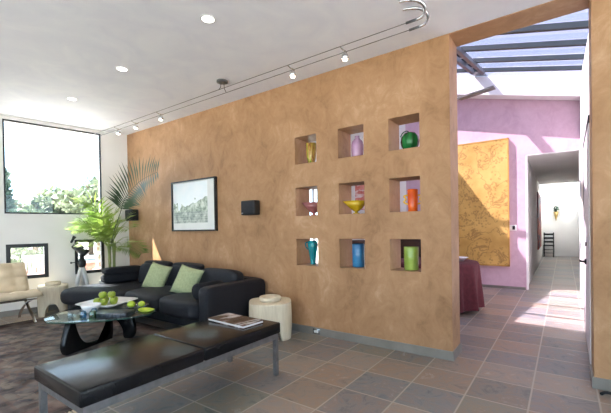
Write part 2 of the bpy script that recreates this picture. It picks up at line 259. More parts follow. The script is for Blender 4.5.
# ------------------------------------------------------------------ geometry helpers
class MB:
    def __init__(s): s.bm = bmesh.new()
    def _smooth(s, fs, sm):
        for f in fs: f.smooth = sm
    def box(s, x0, x1, y0, y1, z0, z1, bev=0, seg=2):
        b = bmesh.new(); bmesh.ops.create_cube(b, size=1)
        bmesh.ops.scale(b, vec=(x1-x0, y1-y0, z1-z0), verts=b.verts); bmesh.ops.translate(b, vec=((x0+x1)/2, (y0+y1)/2, (z0+z1)/2), verts=b.verts)
        if bev:
            bmesh.ops.bevel(b, geom=b.edges[:], offset=bev, segments=seg, profile=.5, affect='EDGES')
            s._smooth(b.faces, True)
        return s.add(b)
    def add(s, b, mtx=None):
        if mtx is not None: bmesh.ops.transform(b, matrix=mtx, verts=b.verts)
        me = bpy.data.meshes.new('t'); b.to_mesh(me); b.free(); s.bm.from_mesh(me); bpy.data.meshes.remove(me); return s
    def prism(s, poly, z0, z1, bev=0, mtx=None):
        b = bmesh.new(); lo = [b.verts.new((p[0], p[1], z0)) for p in poly]; hi = [b.verts.new((p[0], p[1], z1)) for p in poly]
        n = len(poly); b.faces.new(lo[::-1]); b.faces.new(hi)
        for i in range(n): b.faces.new((lo[i], lo[(i+1) % n], hi[(i+1) % n], hi[i]))
        bmesh.ops.recalc_face_normals(b, faces=b.faces)
        if bev:
            ed = [e for e in b.edges if len(e.link_faces) == 2 and e.calc_face_angle(0) > .5]
            bmesh.ops.bevel(b, geom=ed, offset=bev, segments=3, profile=.5, affect='EDGES'); s._smooth(b.faces, True)
        return s.add(b, mtx)
    def cushion(s, c, d, p=5, n=10, mtx=None, fn=None, rot=None):
        """soft block: superellipsoid of full size d at c"""
        b = bmesh.new(); bmesh.ops.create_cube(b, size=2); bmesh.ops.subdivide_edges(b, edges=b.edges[:], cuts=n, use_grid_fill=True)
        for v in b.verts:
            x, y, z = v.co; mx = max(abs(x), abs(y), abs(z)); q = (abs(x)**p+abs(y)**p+abs(z)**p)**(1/p)
            v.co = v.co*(mx/q)
            if fn: v.co = fn(v.co)
        s._smooth(b.faces, True)
        m = Matrix.Translation(c) @ (rot.to_4x4() if rot else Matrix()) @ Matrix.Diagonal((d[0]/2, d[1]/2, d[2]/2, 1))
        return s.add(b, m if mtx is None else mtx @ m)
    def lathe(s, prof, c=(0,0,0), n=32, fn=None, mtx=None, cap=True):
        b = bmesh.new(); rings = []
        for r, z in prof:
            ring = []
            for i in range(n):
                a = 2*PI*i/n; v = Vector((r*math.cos(a), r*math.sin(a), z))
                if fn: v = fn(v, a)
                ring.append(b.verts.new(v+Vector(c)))
            rings.append(ring)
        for k in range(len(rings)-1):
            for i in range(n): b.faces.new((rings[k][i], rings[k][(i+1) % n], rings[k+1][(i+1) % n], rings[k+1][i]))
        s._smooth(b.faces, True)
        if cap:
            b.faces.new(rings[0][::-1]); b.faces.new(rings[-1])
        bmesh.ops.recalc_face_normals(b, faces=b.faces)
        return s.add(b, mtx)
    def tube(s, pts, r, n=8, cap=True):
        pts = [Vector(p) for p in pts]; b = bmesh.new(); rings = []
        rs = r if isinstance(r, (list, tuple)) else [r]*len(pts)
        up = None
        for i, p in enumerate(pts):
            t = (pts[min(i+1, len(pts)-1)]-pts[max(i-1, 0)]).normalized()
            if up is None: up = t.orthogonal().normalized()
            u = (up-t*up.dot(t)); u = u.normalized() if u.length > 1e-6 else t.orthogonal().normalized(); up = u; w = t.cross(u)
            rings.append([b.verts.new(p+(u*math.cos(2*PI*k/n)+w*math.sin(2*PI*k/n))*rs[i]) for k in range(n)])
        for k in range(len(rings)-1):
            for i in range(n): b.faces.new((rings[k][i], rings[k][(i+1) % n], rings[k+1][(i+1) % n], rings[k+1][i]))
        s._smooth(b.faces, True)
        if cap: b.faces.new(rings[0][::-1]); b.faces.new(rings[-1])
        bmesh.ops.recalc_face_normals(b, faces=b.faces)
        return s.add(b)
    def bar(s, pts, w, h, side):
        """flat bar swept along pts; side = horizontal width direction"""
        pts = [Vector(p) for p in pts]; side = Vector(side).normalized(); b = bmesh.new(); rings = []
        for i, p in enumerate(pts):
            t = (pts[min(i+1, len(pts)-1)]-pts[max(i-1, 0)]).normalized(); nn = t.cross(side).normalized()
            rings.append([b.verts.new(p+side*w/2*a+nn*h/2*c) for a, c in ((-1,-1),(1,-1),(1,1),(-1,1))])
        for k in range(len(rings)-1):
            for i in range(4): b.faces.new((rings[k][i], rings[k][(i+1) % 4], rings[k+1][(i+1) % 4], rings[k+1][i]))
        b.faces.new(rings[0][::-1]); b.faces.new(rings[-1]); bmesh.ops.recalc_face_normals(b, faces=b.faces)
        return s.add(b)
    def sphere(s, c, r, sc=(1,1,1), n=16):
        b = bmesh.new(); bmesh.ops.create_uvsphere(b, u_segments=n, v_segments=n*2//3, radius=r); s._smooth(b.faces, True)
        return s.add(b, Matrix.Translation(c) @ Matrix.Diagonal(tuple(sc)+(1,)))
    def quad(s, *v):
        s.bm.faces.new([s.bm.verts.new(p) for p in v]); return s
    def build(s, name, m, parent=None, bevel=0, seg=3):
        me = bpy.data.meshes.new(name)
        if parent is not None: bmesh.ops.translate(s.bm, vec=-wpos(parent), verts=s.bm.verts)
        s.bm.to_mesh(me); s.bm.free()
        me.materials.append(m); o = bpy.data.objects.new(name, me); COL.objects.link(o)
        if parent is not None: o.parent = parent
        if bevel:
            md = o.modifiers.new('bevel', 'BEVEL'); md.width = bevel; md.segments = seg; md.limit_method = 'ANGLE'; md.angle_limit = .6
        return o
def wpos(o):
    v = Vector(o.location)
    while o.parent: o = o.parent; v = v+Vector(o.location)
    return v
def tag(o, label, cat, group=None):
    o['label'] = label; o['category'] = cat
    if group: o['group'] = group
    return o
def thing(name, loc, label, cat, group=None):
    o = bpy.data.objects.new(name, None); o.empty_display_size = .1; o.location = loc; COL.objects.link(o)
    return tag(o, label, cat, group)
def solo(mb, name, m, loc, label, cat, group=None):
    """a thing that is one mesh, with its origin at loc"""
    e = Vector(loc); bmesh.ops.translate(mb.bm, vec=-e, verts=mb.bm.verts)
    o = mb.build(name, m); o.location = e; return tag(o, label, cat, group)
def struct(mb, name, m, parent=None, **k):
    o = mb.build(name, m, parent, **k)
    if parent is None: o['kind'] = 'structure'
    return o
def dup(root, loc, label=None, group=None, rotz=None):
    r = root.copy(); COL.objects.link(r); r.location = loc
    if label: r['label'] = label
    if group: r['group'] = group
    if rotz is not None: r.rotation_euler.z = rotz
    for ch in list(root.children):
        c = ch.copy(); COL.objects.link(c); c.parent = r
        for g in ch.children:
            d = g.copy(); COL.objects.link(d); d.parent = c
    return r
def interp(pts, n):
    """smooth Catmull-Rom through pts"""
    P = [Vector(p) for p in pts]; P = [P[0]*2-P[1]]+P+[P[-1]*2-P[-2]]; out = []
    for i in range(1, len(P)-2):
        for k in range(n):
            t = k/n; a, b, c, d = P[i-1:i+3]
            out.append(.5*((2*b)+(-a+c)*t+(2*a-5*b+4*c-d)*t*t+(-a+3*b-3*c+d)*t**3))
    out.append(P[-2]); return out

# ------------------------------------------------------------------ camera (solved from the photograph)
R3 = Vector((.8119448, .5834954, -.0166983)); U3 = Vector((.0074893, .0181907, .9998065)); F3 = Vector((-.5836862, .8119127, -.0103998))
cd = bpy.data.cameras.new('camera'); cam = bpy.data.objects.new('camera', cd); COL.objects.link(cam)
cam.matrix_world = Matrix(((R3.x, U3.x, -F3.x, 0), (R3.y, U3.y, -F3.y, 0), (R3.z, U3.z, -F3.z, 1.297), (0, 0, 0, 1)))
cd.sensor_width = 36; cd.lens = 359.148/611*36; cd.shift_y = 25.3/611; cd.clip_start = .05; cd.clip_end = 300
S.camera = cam

# ------------------------------------------------------------------ setting: living room
CZ = 3.125                      # ceiling height
WX, WY = -6.735, 3.6            # far corner: window wall meets the brown wall
WD = Vector((.1609, -.98697, 0)) * -1  # along the window wall towards the corner
TO = Vector((-.1609, -.98697, 0))      # along the window wall away from the corner
WNI = Vector((.98697, -.1609, 0))      # its normal, into the room
def wall_pt(t, z, off=0):
    p = Vector((WX, WY, 0))+TO*t+WNI*off; return Vector((p.x, p.y, z))

floor = struct(MB().box(-8.2, 3.2, -4.7, 18.2, -.12, 0), 'floor', M['tiles'])
# ceiling slab, with an overhang beyond the window wall
c0, c1 = wall_pt(0, 0, -.42), wall_pt(9, 0, -.42)
struct(MB().prism([(2.8, 3.9), (2.8, -5.1), (c1.x, -5.1), (c0.x, 3.9)], CZ, CZ+.22), 'ceiling', M['ceiling'])

# the brown wall: a grid of cells with nine niches and the tall opening cut through
nx = [(-2.734, -2.410), (-2.107, -1.782), (-1.492, -1.166)]
nz = [(2.095, 2.431), (1.450, 1.802), (.834, 1.165)]
XE0, XE1, ZL = -.873, .185, 3.118
Y0, Y1 = 3.6, 3.91
xs = sorted([-6.88, XE0, XE1, 2.8]+[v for p in nx for v in p]); zs = sorted([0, ZL, CZ]+[v for p in nz for v in p])
def hole(xa, xb, za, zb):
    xm, zm = (xa+xb)/2, (za+zb)/2
    if XE0 < xm < XE1 and zm < ZL: return True
    return any(a < xm < b for a, b in nx) and any(a < zm < b for a, b in nz)
w = MB(); H = [[hole(xs[i], xs[i+1], zs[k], zs[k+1]) for k in range(len(zs)-1)] for i in range(len(xs)-1)]
for i in range(len(xs)-1):
    for k in range(len(zs)-1):
        if H[i][k]: continue
        xa, xb, za, zb = xs[i], xs[i+1], zs[k], zs[k+1]
        w.quad((xa,Y0,za), (xb,Y0,za), (xb,Y0,zb), (xa,Y0,zb)); w.quad((xb,Y1,za), (xa,Y1,za), (xa,Y1,zb), (xb,Y1,zb))
        if i == 0 or H[i-1][k]: w.quad((xa,Y1,za), (xa,Y0,za), (xa,Y0,zb), (xa,Y1,zb))
        if i == len(xs)-2 or H[i+1][k]: w.quad((xb,Y0,za), (xb,Y1,za), (xb,Y1,zb), (xb,Y0,zb))
        if k == 0 or H[i][k-1]: w.quad((xa,Y1,za), (xb,Y1,za), (xb,Y0,za), (xa,Y0,za))
        if k == len(zs)-2 or H[i][k+1]: w.quad((xa,Y0,zb), (xb,Y0,zb), (xb,Y1,zb), (xa,Y1,zb))
bmesh.ops.remove_doubles(w.bm, verts=w.bm.verts, dist=1e-4)
struct(w, 'wall_back', M['stucco'], bevel=.016, seg=3)
# metal baseboards
b = MB().box(WX, XE0+.012, Y0-.012, Y0, 0, .088).box(XE0, XE0+.012, Y0, Y1+.012, 0, .088).box(XE1-.012, 2.8, Y0-.012, Y0, 0, .088).box(XE1-.012, XE1, Y0, Y1, 0, .088)
struct(b, 'baseboard_back', M['base'])

# window wall, with one big window and the low ones cut out
wins = [(.458, 1.823, 1.60, 3.066), (1.278, 1.818, .558, 1.118), (.437, .90, .562, 1.16), (2.35, 2.95, .558, 1.12), (2.3, 2.56, 1.6, 2.05)]
TL = 8.4
ts = sorted(set([-.32, TL]+[v for q in wins for v in q[:2]])); zz = sorted(set([0, CZ]+[v for q in wins for v in q[2:]]))
w = MB(); TH = -.16
def whole(t, z): return any(a < t < b and c < z < d for a, b, c, d in wins)
for i in range(len(ts)-1):
    for k in range(len(zz)-1):
        ta, tb, za, zb = ts[i], ts[i+1], zz[k], zz[k+1]; tm, zm = (ta+tb)/2, (za+zb)/2
        if whole(tm, zm): continue
        w.quad(wall_pt(ta,za), wall_pt(ta,zb), wall_pt(tb,zb), wall_pt(tb,za)); w.quad(wall_pt(ta,za,TH), wall_pt(tb,za,TH), wall_pt(tb,zb,TH), wall_pt(ta,zb,TH))
for a, b2, c, d in wins:
    w.quad(wall_pt(a,c), wall_pt(a,c,TH), wall_pt(a,d,TH), wall_pt(a,d)); w.quad(wall_pt(b2,c), wall_pt(b2,d), wall_pt(b2,d,TH), wall_pt(b2,c,TH))
    w.quad(wall_pt(a,c), wall_pt(b2,c), wall_pt(b2,c,TH), wall_pt(a,c,TH)); w.quad(wall_pt(a,d), wall_pt(a,d,TH), wall_pt(b2,d,TH), wall_pt(b2,d))
struct(w, 'wall_left', M['white'])
def wall_box(mb, t0, t1, z0, z1, o0, o1):
    pts = [wall_pt(t, 0, o) for t, o in ((t0,o0),(t1,o0),(t1,o1),(t0,o1))]
    return mb.prism([(p.x, p.y) for p in pts], z0, z1)
def window(n, a, b2, c, d, fw, o0, o1):
    fr = MB()
    wall_box(fr, a, b2, c, c+fw, o0, o1); wall_box(fr, a, b2, d-fw, d, o0, o1); wall_box(fr, a, a+fw, c+fw, d-fw, o0, o1); wall_box(fr, b2-fw, b2, c+fw, d-fw, o0, o1)
    f = struct(fr, 'window_%d' % n, M['blackframe'])
    pm = MB(); om = (o0+o1)/2; pm = wall_box(pm, a+fw, b2-fw, c+fw, d-fw, om-.004, om+.004); pm.build('pane', M['pane'], f)
window(1, *wins[0], .022, -.05, .004); window(2, *wins[1], .055, -.06, .012); window(3, *wins[2], .05, -.06, .012); window(4, *wins[3], .055, -.06, .012)
window(9, *wins[4], .022, -.05, .004)  # unseen narrow window, shaped to throw a small sun patch on the floor
b = MB(); wall_box(b, 0, TL, 0, .088, 0, .012); struct(b, 'baseboard_left', M['base'])

# right and front walls of the living room (behind the camera), both with glazing added for fill daylight
struct(MB().box(2.6, 2.8, -4.5, -3.8, 0, CZ).box(2.6, 2.8, 2.6, 3.6, 0, CZ).box(2.6, 2.8, -3.8, 2.6, 2.75, CZ), 'wall_right', M['white'])
f = MB().box(2.67, 2.73, -3.8, 2.6, 0, .06).box(2.67, 2.73, -3.8, 2.6, 2.69, 2.75)
for i in range(4): y = -3.8+i*6.34/3; f.box(2.67, 2.73, y, y+.06, .06, 2.69)
f = struct(f, 'window_8', M['blackframe'])  # out of view, added to light the window wall and ceiling
for i in range(3): y = -3.74+i*6.34/3; MB().box(2.696, 2.704, y, y+2.053, .06, 2.69).build('pane', M['pane'], f)
fw_ = MB().box(-8.2, -6.4, -4.7, -4.5, 0, CZ).box(2.2, 2.8, -4.7, -4.5, 0, CZ).box(-6.4, 2.2, -4.7, -4.5, 2.75, CZ)
struct(fw_, 'wall_front', M['white'])
f = MB().box(-6.4, 2.2, -4.63, -4.57, 0, .06).box(-6.4, 2.2, -4.63, -4.57, 2.69, 2.75)
for i in range(5): x = -6.4+i*8.54/4; f.box(x, x+.06, -4.63, -4.57, .06, 2.69)
f = struct(f, 'window_5', M['blackframe'])  # out of view, put in to fill the living room with daylight
for i in range(4): x = -6.34+i*8.54/4; MB().box(x, x+2.075, -4.604, -4.596, .06, 2.69).build('pane', M['pane'], f)

# ------------------------------------------------------------------ setting: pink room beyond
PY = 8.314
def roof(x, y): return 3.93-.243*(x-.26)+.18*(y-PY)
DX0, DX1, DZ = -.605, .262, 2.665     # doorway of the corridor
XP = -3.02                            # where the pink wall ends
w = MB()
def slab(mb, x0, x1, z0a, topf, y0, y1):
    """upright slab with a sloping top"""
    v = [(x0,y0,z0a),(x1,y0,z0a),(x1,y0,topf(x1)),(x0,y0,topf(x0))]; u = [(x0,y1,z0a),(x1,y1,z0a),(x1,y1,topf(x1)),(x0,y1,topf(x0))]
    b = bmesh.new(); V = [b.verts.new(p) for p in v]; Q = [b.verts.new(p) for p in u]
    b.faces.new(V); b.faces.new(Q[::-1])
    for i in range(4): b.faces.new((V[i], Q[i], Q[(i+1) % 4], V[(i+1) % 4]))
    bmesh.ops.recalc_face_normals(b, faces=b.faces); return mb.add(b)
tp = lambda x: roof(x, PY)-.02
slab(w, XP, DX0, 0, tp, PY, PY+.14); slab(w, DX0, DX1, DZ, tp, PY, PY+.14)
struct(w, 'wall_rear_pink', M['pink'])
# white pier and window left of the pink wall
slab(w := MB(), -4.55, XP, 0, tp, PY, PY+.14); slab(w, -6.9, -4.55, 3.2, tp, PY, PY+.14)
struct(w, 'wall_rear_white', M['white'])
f = MB().box(-6.9, -4.55, PY+.03, PY+.1, 3.1, 3.2).box(-6.9, -4.55, PY+.03, PY+.1, 0, .1).box(-4.65, -4.55, PY+.03, PY+.1, .1, 3.1).box(-6.9, -6.8, PY+.03, PY+.1, .1, 3.1).box(-5.75, -5.69, PY+.03, PY+.1, .1, 3.1)
f = struct(f, 'window_6', M['whiteframe'])
MB().box(-6.8, -5.75, PY+.06, PY+.068, .1, 3.1).build('pane', M['pane'], f); MB().box(-5.69, -4.65, PY+.06, PY+.068, .1, 3.1).build('pane', M['pane'], f)
# left wall of the pink room
b = MB().box(-6.95, -6.8, Y1, PY+.14, 0, 5.6); struct(b, 'wall_far_left', M['white'])
# upper wall above the brown wall, on the pink-room side
slab(w := MB(), -6.95, .28, CZ+.22, lambda x: max(CZ+.24, roof(x, 3.95)-.06), 3.72, 3.9); struct(w, 'wall_back_upper', M['white'])
# white side wall on the right, X ~ .2, with a white door
b = bmesh.new()
def xr(y): return .171+.011*y
pr = [(Y1, 0), (PY, 0), (PY, roof(.26, PY)-.03), (Y1, roof(.26, Y1)-.03)]
A = [b.verts.new((xr(y), y, z)) for y, z in pr]; B = [b.verts.new((xr(y)+.2, y, z)) for y, z in pr]
b.faces.new(A); b.faces.new(B[::-1])
for i in range(4): b.faces.new((A[i], B[i], B[(i+1) % 4], A[(i+1) % 4]))
bmesh.ops.recalc_face_normals(b, faces=b.faces); struct(MB().add(b), 'wall_right_white', M['white'])
def dpoly(ya, yb, d0, d1): return [(xr(ya)-d0, ya), (xr(yb)-d0, yb), (xr(yb)-d1, yb), (xr(ya)-d1, ya)]
d = struct(MB().prism(dpoly(4.12, 5.5, .03, 0), .01, 2.2), 'door_1', M['doorwhite'])
e = MB().prism(dpoly(5.52, 5.56, .034, 0), 0, 2.26).prism(dpoly(4.08, 5.56, .034, 0), 2.22, 2.26); e.build('door_frame', M['beam'], d)
hx = xr(4.85)-.03
MB().lathe([(.03,0),(.03,.012),(.012,.016),(.012,.05)], n=16, mtx=Matrix.Translation((hx, 4.85, .89)) @ Matrix.Rotation(-PI/2, 4, 'Y')).tube([(hx-.045, 4.85, .89), (hx-.05, 4.95, .892), (hx-.045, 5.02, .885)], .011).build('door_handle', M['blackplastic'], d)
MB().lathe([(.022,0),(.022,.012),(.01,.014)], n=16, mtx=Matrix.Translation((hx, 4.75, 1.08)) @ Matrix.Rotation(-PI/2, 4, 'Y')).build('keyhole', M['blackplastic'], d)
# header beam along the pink wall, rafters and glass
def slope_beam(x0, x1, y, w_, h, dz=0):
    mb = MB(); b = bmesh.new()
    V = [b.verts.new((x, y+sy*w_/2, roof(x, y)+dz+z)) for x in (x0, x1) for sy in (-1, 1) for z in (-h, 0)]
    bmesh.ops.convex_hull(b, input=b.verts); return mb.add(b)
struct(slope_beam(-3.5, .28, 8.14, .3, .36, 0), 'trim_1', M['whiteframe'])
for i, y in enumerate((7.0, 6.13, 5.29, 4.52)):
    struct(slope_beam(-3.5, .3, y, .05, .06, .02), 'trim_%d' % (i+2), M['beam'])
# two steel bars running front to back under the rafters
for i, x in enumerate((-1.24, -1.08)):
    a = MB(); b = bmesh.new()
    V = [b.verts.new((x+sx*.025, y, roof(x, y)-.07+z)) for y in (3.9, 6.7) for sx in (-1, 1) for z in (-.06, 0)]
    bmesh.ops.convex_hull(b, input=b.verts); a.add(b); struct(a, 'trim_%d' % (i+6), M['grey_metal'])
for i, (xa, xb) in enumerate(((-1.47, -1.36), (-1.33, -1.27))):
    b = bmesh.new(); V = [b.verts.new((x, y, roof(x, y)+.05+z)) for x in (xa, xb) for y in (3.9, PY+.1) for z in (0, .06)]
    bmesh.ops.convex_hull(b, input=b.verts); struct(MB().add(b), 'trim_%d' % (i+11), M['beam'])
b = bmesh.new(); V = [b.verts.new((x, y, roof(x, y)+.03+z)) for x in (-3.5, .4) for y in (3.7, PY+.14) for z in (0, .012)]
bmesh.ops.convex_hull(b, input=b.verts); struct(MB().add(b), 'window_7', M['skylight'])
# solid ceiling left of the skylight
b = bmesh.new(); V = [b.verts.new((x, y, roof(-3.5, y)+.0+z)) for x in (-6.95, -3.5) for y in (3.7, PY+.14) for z in (0, .15)]
bmesh.ops.convex_hull(b, input=b.verts); struct(MB().add(b), 'ceiling_pink', M['white'])

# ------------------------------------------------------------------ setting: corridor
HY = 17.5
struct(MB().prism([(DX0-.005, PY+.14), (-.715, HY), (-.9, HY), (DX0-.2, PY+.14)], 0, 3.4), 'wall_hall_left', M['white'])
struct(MB().box(.47, .62, PY+.14, HY, 0, 3.4), 'wall_hall_right', M['white'])
struct(MB().box(-1.0, .9, HY, HY+.15, 0, 3.6), 'wall_hall_end', M['white'])
struct(MB().box(DX0-.3, .62, PY+.14, 15.6, 2.72, 2.82), 'ceiling_hall', M['white'])
struct(MB().box(DX0-.16, .62, 16.9, 17.2, 2.78, 3.02), 'trim_8', M['whiteframe'])
t = MB().box(DX0, DX0+.03, PY+.002, PY+.15, 0, DZ).box(DX1-.02, DX1, PY+.002, PY+.15, 0, DZ).box(DX0, DX1, PY+.002, PY+.15, DZ-.015, DZ)
struct(t, 'trim_9', M['whiteframe'])
struct(MB().box(-.12, -.11, 17.47, HY, 0, 2.75).box(-.02, -.01, 17.47, HY, 0, 2.75), 'trim_10', M['whiteframe'])
struct(MB().box(XP, DX0-.012, PY-.012, PY, 0, .05), 'baseboard_rear', M['base'])

# ------------------------------------------------------------------ outdoors
struct(MB().box(-60, -7.0, -30, 40, -.3, -.14), 'ground', M['terrace'])
struct(MB().box(-7.0, 30, -30, -4.72, -.3, -.14), 'ground_front', M['terrace'])
struct(MB().box(3.2, 30, -4.72, 30, -.3, -.14), 'ground_right', M['terrace'])
struct(MB().box(-7.0, -1.0, 8.5, 40, -.3, -.14), 'ground_rear', M['terrace'])

def leaf_cloud(mb, c, rad, n, size, flat=1):
    c = Vector(c)
    for _ in range(n):
        d = Vector((random.gauss(0,1), random.gauss(0,1), random.gauss(0,1))).normalized(); rr = random.uniform(.45, 1)**.6
        p = c+Vector((d.x*rad[0], d.y*rad[1], d.z*rad[2]))*rr*random.uniform(.85, 1.1)
        q = Quaternion((random.gauss(0,1), random.gauss(0,1), random.gauss(0,1), random.gauss(0,1))).normalized()
        s = size*random.uniform(.6, 1.3)
        mb.quad(*[p+q @ Vector(v)*s for v in ((-.5,0,0),(0,-.28,.06),(.5,0,0),(0,.28,.06))])
def tree(x, y, h, r, m, label, n=1500, leaf=.34, conif=False):
    t = thing('tree', (x, y, -.14), label, 'tree', 'garden trees beyond the window wall')
    tk = interp([(x, y, -.14), (x+.1, y-.08, h*.3), (x-.05, y+.1, h*.6), (x+.04, y, h*.85)], 4)
    mb = MB().tube(tk, [.16-.1*i/len(tk) for i in range(len(tk))])
    for k in range(5):
        a = k*1.3; z = h*(.35+.08*k); mb.tube([(x, y, z), (x+math.cos(a)*r*.6, y+math.sin(a)*r*.6, z+h*.16)], [.05, .02], 6)
    mb.build('trunk', M['bark'], t)
    cr = MB()
    if conif:
        for k in range(8): leaf_cloud(cr, (x, y, h*(.22+.1*k)), (r*(1-.1*k), r*(1-.1*k), h*.07), n//8, leaf)
    else:
        for k in range(9):
            a = random.uniform(0, 6.28); q = random.uniform(.15, .75)*r
            leaf_cloud(cr, (x+math.cos(a)*q, y+math.sin(a)*q, h*random.uniform(.4, .86)), (r*.5, r*.5, h*.14), n//9, leaf)
    cr.build('crown', m, t); return t
tree(-17.5, 4.35, 3.9, .8, M['leafC'], 'dark narrow conifer at the left edge of the big window', 1500, .3, True)
tree(-22, 6.9, 3.3, 1.9, M['leafB'], 'low mid green tree just right of the dark conifer')
tree(-26, 8.6, 4.4, 2.0, M['leafA'], 'pale round tree behind the low mid green one')
tree(-21, 7.9, 3.7, 1.7, M['leafA'], 'pale tree in the middle of the big window')
tree(-24, 10.4, 5.0, 2.3, M['leafB'], 'tall green tree toward the right of the big window')
tree(-18, 8.2, 4.2, 1.6, M['leafA'], 'pale bright tree behind the palm at the right of the big window')
tree(-20, 10.4, 4.6, 2.0, M['leafB'], 'leafy tree hidden mostly behind the palm fronds')
# clipped bushes and a low brick wall seen through the low windows
for i, (x, y, r, lb) in enumerate(((-10.6, 2.95, .38, 'round green bush through the left low window'), (-11.4, 4.05, .42, 'pale green bush through the right part of the left low window'), (-11.3, 5.6, .5, 'green bush through the right low window'), (-12.0, 6.55, .5, 'green bush at the right of the right low window'))):
    t = thing('bush', (x, y, -.14), lb, 'bush', 'bushes on the terrace outside')
    mb = MB(); leaf_cloud(mb, (x, y, .75), (r, r, .55), 420, .16); mb.build('foliage', M['leafB' if i % 2 else 'leafA'], t)
    MB().lathe([(.17,-.14),(.22,.3),(.24,.32),(.21,.33)], (x, y, 0), 20).build('planter', M['terracotta'], t)
solo(MB().box(-12.9, -12.6, .5, 9.5, -.14, .24, .02).box(-12.94, -12.56, .48, 9.52, .24, .3, .01), 'garden_wall', M['terracotta'], (-12.75, 5, -.14), 'low red garden wall across the terrace outside the low windows', 'wall')
def patio_chair(x, y, rz, label):
    t = thing('patio_chair', (x, y, -.14), label, 'chair', 'white patio chairs outside the low windows')
    q = lambda mb: mb.build
    mb = MB().box(x-.24, x+.24, y-.24, y+.24, .28, .33, .015); mb.build('seat', M['whiteframe'], t)
    bk = MB().box(x-.24, x+.24, y+.21, y+.25, .72, .78, .01)
    for k in range(5): bk.box(x-.22+k*.1, x-.18+k*.1, y+.215, y+.245, .33, .72)
    bk.build('backrest', M['whiteframe'], t)
    for sx in (-1, 1):
        for sy in (-1, 1): MB().box(x+sx*.21-.02, x+sx*.21+.02, y+sy*.21-.02, y+sy*.21+.02, -.14, .28).build('leg', M['whiteframe'], t)
    MB().cushion((x, y, .36), (.44, .44, .08), 4, 6).build('seat_pad', M['terracotta'], t)
    t.rotation_euler.z = rz
patio_chair(-9.6, 3.1, 1.9, 'white slatted patio chair with red pad through the left low window')
patio_chair(-9.4, 4.35, .9, 'white slatted patio chair with red pad through the right low window')

# ------------------------------------------------------------------ rug
rx, ry = -4.65, 1.62
t = thing('rug', (rx, ry, 0), 'large patterned dark red and grey rug under the glass coffee table', 'rug')
rg = MB().box(rx-1.75, rx+1.75, ry-1.1, ry+1.1, 0, .012, .004); rg.build('rug_field', M['rug'], t)
fr = MB()
for k in range(92):
    y = ry-1.09+k*.02395
    for s in (-1, 1): fr.box(rx+s*1.75-.035+s*.034, rx+s*1.75+.035+s*.034, y-.006, y+.006, 0, .006)
o = fr.build('fringe', M['fringe'], t); o['kind'] = 'stuff'

# ------------------------------------------------------------------ sofa
t = thing('sofa', (-4.7, 3.1, 0), 'long navy sectional sofa with rounded chaise along the brown wall', 'sofa')
F = M['fabric']
out = [(-5.95, 3.5), (-6.12, 3.3), (-6.16, 2.75), (-6.12, 2.4), (-5.98, 2.24), (-5.78, 2.2), (-5.5, 2.32), (-5.25, 2.52), (-5.05, 2.7), (-3.3, 2.72), (-3.3, 3.5)]
ip = [p for p in out]
MB().prism(ip, .1, .26, .03).build('base', F, t)
ch = [(-5.95, 3.38), (-6.14, 3.25), (-6.2, 2.75), (-6.17, 2.38), (-6.02, 2.18), (-5.8, 2.12), (-5.52, 2.22), (-5.25, 2.42), (-5.06, 2.62), (-5.02, 3.2), (-5.1, 3.38)]
mb = MB(); cp = [(p.x, p.y) for p in interp([(a, b_, 0) for a, b_ in ch], 3)]
mb.prism(cp, .25, .455, .075); mb.build('chaise_cushion', F, t)
for x0, x1, nm in ((-5.03, -4.19, 'seat_cushion'), (-4.2, -3.37, 'seat_cushion')):
    MB().cushion(((x0+x1)/2, 2.92, .355), (x1-x0+.01, .78, .24), 5, 10, fn=lambda v: Vector((v.x, v.y, v.z*(1+.12*(1-v.x*v.x)*(1-v.y*v.y))))).build(nm, F, t)
MB().cushion((-3.28, 3.05, .37), (.17, .96, .56), 12, 12).build('arm', F, t)
MB().cushion((-4.55, 3.46, .37), (2.7, .17, .56), 14, 14).build('back_frame', F, t)
rt = Matrix.Rotation(-.2, 3, 'X')
for x0, x1, zt in ((-5.66, -4.9, .755), (-4.88, -4.14, .745), (-4.12, -3.4, .75)):
    bk_ = MB().cushion(((x0+x1)/2, 3.25, .585), (x1-x0+.015, .24, .37), 4.5, 10, rot=rt).build('back_cushion', F, t)
    if x1 < -4: MB().cushion(((x0+x1)/2, 3.29, .76), (x1-x0-.08, .17, .11), 3.5, 8).build('headrest_roll', F, bk_)
ra = Matrix.Rotation(.25, 3, 'Z')
for z, d_, y in ((.535, .2, 3.06), (.65, .16, 3.08)):
    MB().cushion((-5.98, y, z), (.24, .62, d_-.04), 4, 10, rot=Matrix.Rotation(-.12, 3, 'Z')).build('side_cushion', M['fabric2'], t)
for x, y in ((-3.4, 2.8), (-3.4, 3.42), (-5.3, 2.75), (-5.9, 2.4), (-5.9, 3.35)): MB().box(x-.03, x+.03, y-.03, y+.03, 0, .1).build('foot', M['lacquer'], t)

def pillow(loc, rot, label):
    mb = MB(); b = bmesh.new(); n = 14
    for side in (1, -1):
        V = [[None]*(n+1) for _ in range(n+1)]
        for i in range(n+1):
            for j in range(n+1):
                u, v = i/n*2-1, j/n*2-1; th = .065*((1-u**4)*(1-v**4))**.6
                k = 1-.06*(1-abs(u*v)); V[i][j] = b.verts.new((u*.2*(1-.07*(1-v*v)), side*th, v*.2*(1-.07*(1-u*u))))
        for i in range(n):
            for j in range(n): b.faces.new((V[i][j], V[i+1][j], V[i+1][j+1], V[i][j+1]))
    bmesh.ops.remove_doubles(b, verts=b.verts, dist=1e-4); bmesh.ops.recalc_face_normals(b, faces=b.faces)
    for f_ in b.faces: f_.smooth = True
    mb.add(b); o = mb.build('throw_pillow', M['sage']); o.location = loc; o.rotation_euler = rot
    return tag(o, label, 'pillow', 'sage green throw pillows on the sofa')
pillow((-4.86, 3.0, .615), (-.42, .18, .2), 'sage green pillow leaning on the sofa, nearer the palm')
